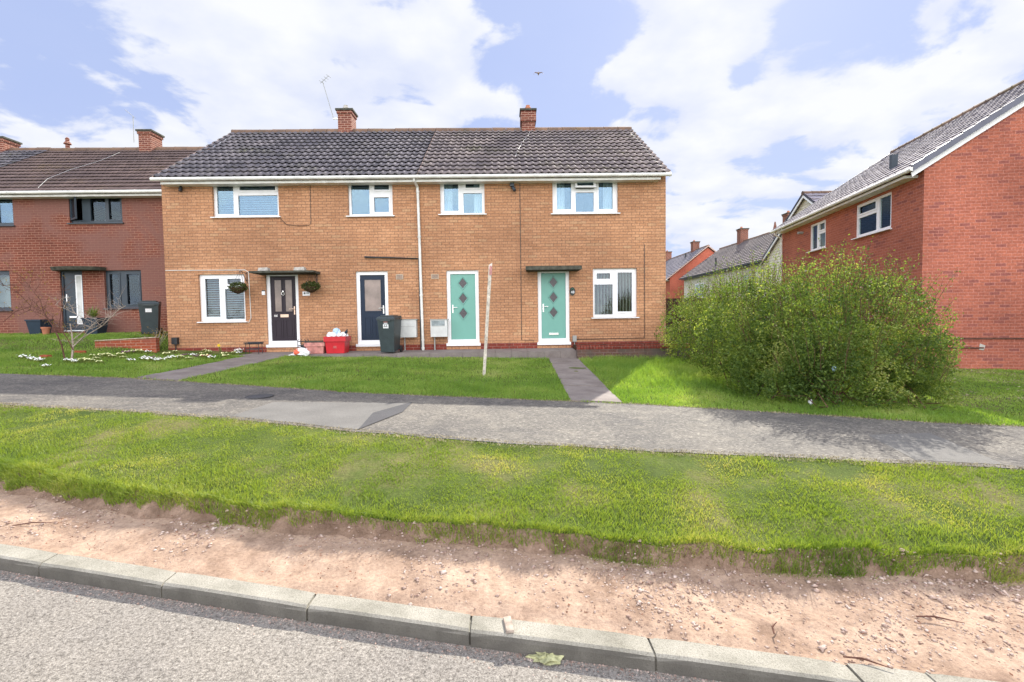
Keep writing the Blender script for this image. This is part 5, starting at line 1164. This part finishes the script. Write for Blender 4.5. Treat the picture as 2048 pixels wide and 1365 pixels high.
# ------------------------------------------------------------------ grass
def in_paths(X, Y):
    k = np.zeros(len(X), bool)
    for q in paths:
        ins = np.ones(len(X), bool)
        for a in range(4):
            p, r_ = q[a], q[(a+1) % 4]; cr = (r_[0]-p[0])*(Y-p[1])-(r_[1]-p[1])*(X-p[0]); ins &= cr < .0
        ins2 = np.ones(len(X), bool)
        for a in range(4):
            p, r_ = q[a], q[(a+1) % 4]; cr = (r_[0]-p[0])*(Y-p[1])-(r_[1]-p[1])*(X-p[0]); ins2 &= cr > .0
        k |= ins | ins2
    return k
def blades(name, X, Y, Z, hgt, wid, mat, seed, label, lean=.5, two=True):
    rg = np.random.default_rng(seed); n = len(X); q = rg.uniform(0, 2*math.pi, n); qa = rg.uniform(0, 2*math.pi, n)
    hh = hgt*rg.uniform(.5, 1.35, n); w = wid*rg.uniform(.7, 1.3, n); ln = lean*rg.uniform(.1, 1.2, n)*hh
    P = np.stack([X, Y, Z], -1); s_ = np.stack([np.cos(q), np.sin(q), np.zeros(n)], -1)*w[:, None]*.5; D = np.stack([np.cos(qa), np.sin(qa), np.zeros(n)], -1)
    up = np.array([0, 0, 1.])
    b0 = P-s_; b1 = P+s_; m_ = P+up*(hh*.55)[:, None]+D*(ln*.3)[:, None]; t = P+up*(hh*.95)[:, None]+D*ln[:, None]
    V = np.stack([b0, b1, m_+s_*.7, m_-s_*.7, t], 1).reshape(-1, 3)
    i = np.arange(n)*5; F = np.concatenate([np.stack([i, i+1, i+2], -1), np.stack([i, i+2, i+3], -1), np.stack([i+3, i+2, i+4], -1)])
    return tag(np_mesh(name, V, F, mat), kind='stuff', label=label, cat='grass')
def sample(x0, x1, y0, y1, dens, seed):
    rg = np.random.default_rng(seed); n = int((x1-x0)*(y1-y0)*dens); X = rg.uniform(x0, x1, n); Y = rg.uniform(y0, y1, n)
    k = np.abs(X) < Y*1.22+.6; return X[k], Y[k], rg
# verge
X, Y, rg = sample(-8.6, 7.5, 3.0, 6.9, 7600, 41)
k = (Y > cv(K3, X)-.02+ (vnoise(X, Y, 5, 77)-.5)*.10) & (Y < cv(K4, X)+.0+(vnoise(X, Y, 6, 78)-.5)*.10); X, Y = X[k], Y[k]
bare = vnoise(X, Y, 2.3, 91)*.6+vnoise(X, Y, 9, 92)*.4; kk = bare < rg.uniform(.50, .85, len(X)); X, Y = X[kk], Y[kk]
clump = vnoise(X, Y, 3.0, 21)*.6+vnoise(X, Y, 11, 22)*.4
edge = np.exp(-(Y-cv(K3, X))/.22)
blades('verge_grass', X, Y, verge_z(X, Y)-.004, .004+.040*clump**1.3+.040*edge, .0056, MT['grassV'], 1, 'short sunlit grass of the verge between road and footpath', 1.0)
X, Y, rg = sample(-6.5, 7.5, 2.6, 6.2, 16000, 43)
k = (Y > cv(K2, X)-.05) & (Y < cv(K3, X)+.03) & (vnoise(X, Y, 3.1, 55)*.6+vnoise(X, Y, 9, 56)*.4+np.clip((Y-cv(K2, X))/(cv(K3, X)-cv(K2, X)), 0, 1)*.75 > .62); X, Y = X[k], Y[k]
blades('bank_grass', X, Y, bank_z(X, Y)-.005, .075, .005, MT['grassV'], 2, 'longer ragged grass hanging down the worn bank above the dirt', 1.3)
X, Y, rg = sample(-9, 7.5, 3.8, 9.2, 2600, 48)
k = (np.abs(Y-cv(K4, X)) < .07+.05*vnoise(X, Y, 3, 5)) | (np.abs(Y-cv(K5, X)) < .05+.04*vnoise(X, Y, 3, 6)); X, Y = X[k], Y[k]
blades('edge_straw', X, Y, H(X, Y)+.004, .018, .007, MT['hay'], 9, 'dry straw coloured grass lying along both edges of the footpath', 2.2)
# lawns
lx0, lx1 = -17, 19
X, Y, rg = sample(lx0, lx1, 5.5, 15.7, 1500, 44)
k = (Y > cv(K5, X)+(vnoise(X, Y, 5, 61)-.5)*.10) & ~in_paths(X, Y)
k &= ~((X > XL) & (X < XR+.2) & (Y > 12.72)); k &= ~((X > xw0-.1) & (X < xw1) & (Y > 12.62)); k &= ~((X > cxr-.2) & (Y > 12.15-.155*(X-cxr))) ; k &= ~((Y > 12.9) & (X > XL-.02) & (X < XR+.3))
k &= rg.uniform(0, 1, len(X)) < np.clip(11.5/Y, .45, 1.25)
X, Y = X[k], Y[k]
rough = np.clip((X-1.7)/.8, 0, 1)*np.clip((4.9-X)/.8, 0, 1)*np.clip((Y-8.5)/2.0+.3, 0, 1)
cl = vnoise(X, Y, 2.2, 23)*.6+vnoise(X, Y, 8, 24)*.4
mow = np.where(X > 6.3, .6, 1.0)
blades('lawn_grass', X, Y, ground_z(X, Y)-.004, (.030+.050*cl)*mow+.10*rough, .0105, MT['grassL'], 3, 'green grass of the front lawns between the footpath and the houses', .9)
X, Y, rg = sample(-9, 7, 6.0, 8.9, 1900, 46)          # denser near row
k = (Y > cv(K5, X)+(vnoise(X, Y, 5, 61)-.5)*.10-.02) & (Y < cv(K5, X)+1.4) & ~in_paths(X, Y); X, Y = X[k], Y[k]
cl = vnoise(X, Y, 2.2, 23)*.6+vnoise(X, Y, 8, 24)*.4
blades('lawn_grass', X, Y, ground_z(X, Y)-.004, .028+.045*cl, .008, MT['grassL'], 4, 'lush grass along the lawn edge beside the footpath', .9)

# ------------------------------------------------------------------ hedge
def hedge():
    rg = np.random.default_rng(77)
    hx, hy = 5.0, 8.6; t = thing('hedge', 'big overgrown privet hedge running from the footpath to the buff house corner', 'hedge', (hx, hy, h(hx, hy)))
    org = np.array([hx, hy, h(hx, hy)])
    ell = [((4.95, 7.2, .55), (1.35, .52, .55)), ((5.9, 7.2, .42), (.8, .45, .42)), ((5.3, 7.35, .95), (1.2, .5, .7)), ((4.9, 8.3, .9), (1.5, .9, .9)), ((5.3, 7.95, 1.28), (1.35, .95, 1.12)), ((4.45, 8.9, 1.2), (1.0, 1.0, 1.05)), ((6.1, 8.1, 1.2), (1.1, .9, .98)), ((4.95, 9.6, 1.35), (1.1, 1.2, 1.05)), ((4.75, 11.0, 1.3), (.95, 1.2, .95)), ((4.75, 12.2, 1.2), (.95, 1.1, .85)), ((5.6, 7.75, .85), (1.2, .7, .85)), ((4.3, 7.8, .75), (.8, .6, .7)), ((6.6, 8.0, .95), (.65, .6, .65)), ((6.1, 10.0, 1.2), (.9, 1.4, 1.0))]
    vol = np.array([a[1][0]*a[1][1]*a[1][2] for a in ell])**.67; vol /= vol.sum()
    N = 150000; idx = rg.choice(len(ell), N, p=vol); d = rg.normal(size=(N, 3)); d /= np.linalg.norm(d, axis=1)[:, None]
    rad = rg.uniform(0, 1, N)**(1/5.5)
    cen = np.array([e[0] for e in ell])[idx]; ra = np.array([e[1] for e in ell])[idx]
    lump = 1+(vnoise(d[:, 0]*3+idx*7, d[:, 2]*3+d[:, 1]*2, 1.6, 9)-.5)*.40
    P = cen+d*ra*(rad*lump)[:, None]*1.0
    P[:, 2] += 0; g = H(P[:, 0], P[:, 1]); k = P[:, 2] > g+.05+.2*np.clip(vnoise(P[:, 0], P[:, 1], 2.0, 3)-.3, 0, 1)
    thin = vnoise(P[:, 0]+P[:, 1]*.6, P[:, 2], 3.0, 15)*.5+vnoise(P[:, 0]-P[:, 1]*.5, P[:, 2]*1.1, 7.5, 16)*.5
    k &= thin > .36+.05*(P[:, 2] < g+.6)
    # drop points far inside other ellipsoids
    P, d = P[k], d[k]
    V, F = leaf_cloud(P, d*.6+np.array([0, 0, .35]), .044, rg, .55)
    # shoots: thin upright stems with leaves standing out of the top
    m = MB(); sp = []; sd = []
    for i in range(700):
        e = ell[rg.choice(len(ell), p=vol)]; q = rg.uniform(0, 6.28); el = rg.uniform(.55, 1.5)
        dd = np.array([math.cos(q)*math.cos(el), math.sin(q)*math.cos(el), math.sin(el)]); p0 = np.array(e[0])+dd*np.array(e[1])*.85
        L_ = rg.uniform(.12, .42) if rg.uniform() < .8 else rg.uniform(.4, .62); up = np.array([dd[0]*.55+rg.normal()*.12, dd[1]*.4+rg.normal()*.12, 1.0]); up /= np.linalg.norm(up)
        p1 = p0+up*(L_*.5+.15); p2 = p0+up*(L_+.15)+np.array([rg.normal()*.03, 0, 0]); m.tube([p0, p1, p2], [.0032, .0025, .0015], 4, False)
        for s in np.linspace(.1, 1, int(L_/.018)+4):
            c_ = p0+(p2-p0)*s; o_ = rg.normal(size=3)*.030; sp.append(c_+o_); sd.append(up*.6+o_*12)
    V2, F2 = leaf_cloud(np.array(sp), np.array(sd), .036, rg, .5)
    # side sprays at the right end
    np_mesh('foliage', np.concatenate([V, V2])-org, np.concatenate([F, F2+len(V)]), MT['hedge'], t)
    for i in range(90):
        e = ell[rg.choice(len(ell))]; bx = e[0][0]+np.clip(rg.normal(), -1, 1)*.3*e[1][0]; by = e[0][1]+np.clip(rg.normal(), -1, 1)*.2+.15; q = rg.uniform(0, 6.28)
        tip = np.array(e[0])+np.array([math.cos(q)*e[1][0], math.sin(q)*e[1][1], rg.uniform(-.2, .8)*e[1][2]])*.9
        b0 = np.array([bx, by, h(bx, by)]); mid = (b0+tip)/2+rg.normal(size=3)*.1
        m.tube([b0, mid, b0+(tip-b0)*.85], [.011, .006, .003], 5, False)
    m.v = [tuple(np.array(p)-org) for p in m.v]; m.build('branches', MT['barkr'], t)
hedge()
# blue plastic scrap caught in the hedge and pale scrap at its foot
for px, py, mt, sz, lb in ((1668, 738, 'bagblue', .03, 'scrap of blue plastic caught in the middle of the hedge'), (1621, 805, 'bag', .03, 'scrap of whitish litter caught at the foot of the hedge')):
    dd = ray(px, py); p = CAM+dd*(7.25/dd[1]); b_ = blob((0, 0, 0), (sz, .03, sz*1.2), int(px)).build('litter_scrap', MT[mt]); b_.location = tuple(p); tag(b_, lb, 'litter')

# ------------------------------------------------------------------ bare shrub on the left lawn
def shrub():
    bx, by = gh(140, 722); t = thing('bare_shrub', 'bare branching shrub with a few yellow buds at the flower bed', 'shrub', (bx, by, h(bx, by))); org = np.array([bx, by, h(bx, by)])
    rg = np.random.default_rng(5); m = MB(); m2 = MB(); P = []
    def W3(px, py, dy=0): x, z = UY(px, py, by+dy); return Vector((x-org[0], dy, z-org[2]))
    main = [([(143, 724), (146, 697), (144, 670), (140, 648)], .022, .010, m), ([(146, 694), (165, 676), (205, 652), (237, 620), (251, 612)], .014, .006, m), ([(146, 680), (168, 662), (190, 655), (207, 645)], .010, .004, m),
            ([(131, 724), (123, 690), (108, 656), (88, 626), (62, 613), (30, 624), (6, 645)], .016, .005, m2), ([(108, 656), (90, 632), (60, 620), (38, 630)], .010, .004, m2), ([(146, 700), (136, 680), (118, 655), (100, 640)], .011, .004, m2),
            ([(88, 626), (80, 600), (60, 575), (45, 555)], .009, .003, m2), ([(118, 655), (122, 625), (128, 590), (120, 560)], .008, .003, m2), ([(165, 676), (180, 655), (196, 640), (230, 632)], .007, .003, m), ([(205, 652), (175, 640), (130, 618), (110, 610)], .006, .002, m), ([(62, 613), (40, 590), (18, 575), (2, 570)], .007, .003, m2)]
    for pts, r0, r1, mb in main:
        ys = np.linspace(0, rg.uniform(-.35, .35), len(pts)); W_ = [W3(px, py, dy) for (px, py), dy in zip(pts, ys)]
        mb.tube(W_, list(np.linspace(r0, r1, len(W_))), 6)
        for i in range(10):
            s = rg.uniform(.35, 1)*(len(W_)-1); a = int(min(s, len(W_)-2)); p = W_[a].lerp(W_[a+1], s-a); L_ = rg.uniform(.15, .5)
            d = Vector((rg.normal()*.7-.1, rg.normal()*.5, abs(rg.normal())*.7+.15)).normalized(); e = p+d*L_*.5; f = e+(d+Vector((rg.normal()*.3, rg.normal()*.3, rg.normal()*.3))).normalized()*L_*.5
            mb.tube([p, e, f], [.0045, .003, .0015], 4, False)
            for q in range(3):
                g = e.lerp(f, rg.uniform(0, 1)); hv = g+Vector((rg.normal()*.12, rg.normal()*.1, rg.normal()*.1)); mb.tube([g, hv], [.002, .001], 4, False)
                if p.x < -.1 and rg.uniform() < .7: P += [np.array(hv)+rg.normal(size=3)*.02 for _ in range(3)]
    m.build('branches', MT['bark'], t); m2.build('branches', MT['barkr'], t)
    P = np.array(P); V, F = leaf_cloud(P, np.tile([0, 0, .3], (len(P), 1)), .035, rg); np_mesh('buds', V, F, MT['leafy'], t)['kind'] = 'stuff'
shrub()
gx, gy = 0, 0
t = thing('small_shrub', 'small leafless shrub growing behind the retaining wall by the bin', 'shrub', (UY(312, 672, 13.6)[0], 13.6, h(UY(312, 672, 13.6)[0], 13.6)))
m = MB(); P = []
for i in range(26):
    d = Vector((random.gauss(0, .5), random.gauss(0, .3), 1)).normalized(); L_ = random.uniform(.2, .5); e = d*L_; f = e+Vector((random.gauss(0, .1), random.gauss(0, .1), .1)); m.tube([(0, 0, -.05), e, f], [.006, .004, .002], 4, False); P.append(f); P.append(e)
m.build('branches', MT['bark'], t); P = np.array([tuple(p) for p in P]); V, F = leaf_cloud(np.repeat(P, 3, 0)+rng.normal(size=(len(P)*3, 3))*.03, np.zeros((len(P)*3, 3)), .04, rng); np_mesh('leaves', V, F, MT['leafy'], t)

# ------------------------------------------------------------------ flowers
def flower_proto(name, mat, label, group, nfl, seed):
    rg = np.random.default_rng(seed); t = thing(name, label, 'flower', (0, 0, 0), 0, group)
    P = np.stack([rg.normal(size=60)*.06, rg.normal(size=60)*.05, rg.uniform(.005, .05, 60)], -1); V, F = leaf_cloud(P, np.tile([0, 0, .4], (60, 1)), .06, rg, .45); np_mesh('leaves', V, F, MT['leafs'], t)
    m = MB()
    for i in range(nfl):
        c = Vector((rg.normal()*.06, rg.normal()*.045-.01, rg.uniform(.05, .10))); tilt = Vector((rg.normal()*.35, -.5+rg.normal()*.3, 1)).normalized(); e = tilt.orthogonal().normalized(); g = tilt.cross(e)
        for k_ in range(5):
            q = k_*2*math.pi/5; q2 = q+.55; q0 = q-.55; r_ = .021
            m.q(c, c+(e*math.cos(q0)+g*math.sin(q0))*r_*.8, c+(e*math.cos(q)+g*math.sin(q))*r_+tilt*.004, c+(e*math.cos(q2)+g*math.sin(q2))*r_*.8)
    m.build('petals', mat, t); return t
protos = [flower_proto('primrose', MT['petalw'], 'clump of white primroses in the flower bed before the buff house', 'white primrose clumps', 13, 1), flower_proto('primrose', MT['petaly'], 'clump of pale yellow primroses in the flower bed before the buff house', 'yellow primrose clumps', 13, 2), flower_proto('primrose', MT['petalp'], 'clump of purple primroses among the paler ones in the flower bed', 'purple primrose clumps', 11, 3)]
spots = [(48, 715, 0), (62, 720, 0), (70, 722, 0), (78, 722, 0), (92, 737, 0), (136, 724, 0), (143, 725, 0), (150, 724, 0), (168, 722, 1), (180, 723, 1), (187, 718, 1), (194, 718, 1), (196, 726, 1), (203, 716, 1), (212, 716, 1), (222, 716, 1), (238, 714, 1), (245, 717, 1), (252, 708, 1), (256, 710, 2), (262, 720, 0), (270, 707, 1), (280, 706, 1), (285, 719, 0), (290, 717, 0), (297, 707, 0), (306, 716, 2), (300, 719, 0), (312, 720, 0), (322, 719, 0), (330, 712, 1), (340, 718, 0), (349, 719, 0), (352, 707, 1), (366, 713, 2), (371, 712, 2), (380, 718, 1), (384, 713, 0), (392, 713, 2), (362, 720, 1), (404, 706, 1), (412, 703, 1), (418, 706, 1), (404, 718, 1), (448, 712, 1), (452, 713, 1), (472, 705, 0), (476, 706, 0), (480, 703, 0), (464, 709, 1), (420, 719, 0)]
used = [0, 0, 0]
for px, py, k_ in spots:
    gx, gy = gh(px+random.uniform(-3, 3), py+2+random.uniform(-2.5, 2.5)); loc = (gx, gy, h(gx, gy)+.012); rz = random.uniform(0, 6.28)
    if used[k_] == 0: protos[k_].location = loc; used[k_] = 1
    else: dup(protos[k_], loc, random.uniform(-.6, .6), scale=random.uniform(.55, 1.05))
for px, py, lb in ((442, 705, 'yellow daffodil in flower standing behind the primroses near the wall'),):
    gx, gy = gh(px, py+2); t = thing('daffodil', lb, 'flower', (gx, gy, h(gx, gy)))
    m = MB(); m.tube([(0, 0, 0), (-.01, 0, .14), (-.03, -.02, .20)], .004, 5)
    for i in range(7): q = random.uniform(0, 6.28); a = Vector((math.cos(q)*.02, math.sin(q)*.02, 0)); b = Vector((math.cos(q)*.06, math.sin(q)*.06, .18)); s_ = Vector((-math.sin(q), math.cos(q), 0))*.007; m.q(a-s_, a+s_, b+s_*.4, b-s_*.4)
    m.build('leaves', MT['leafs'], t); m = MB(); c = Vector((-.03, -.03, .21))
    for i in range(6): q = i*math.pi/3; m.q(c, c+Vector((math.cos(q-.45)*.03, -.004, math.sin(q-.45)*.03)), c+Vector((math.cos(q)*.048, -.006, math.sin(q)*.048)), c+Vector((math.cos(q+.45)*.03, -.004, math.sin(q+.45)*.03)))
    m.tube([c, c+Vector((0, -.035, 0))], [.012, .018], 10); m.build('petals', MT['petald'], t)
print('done')
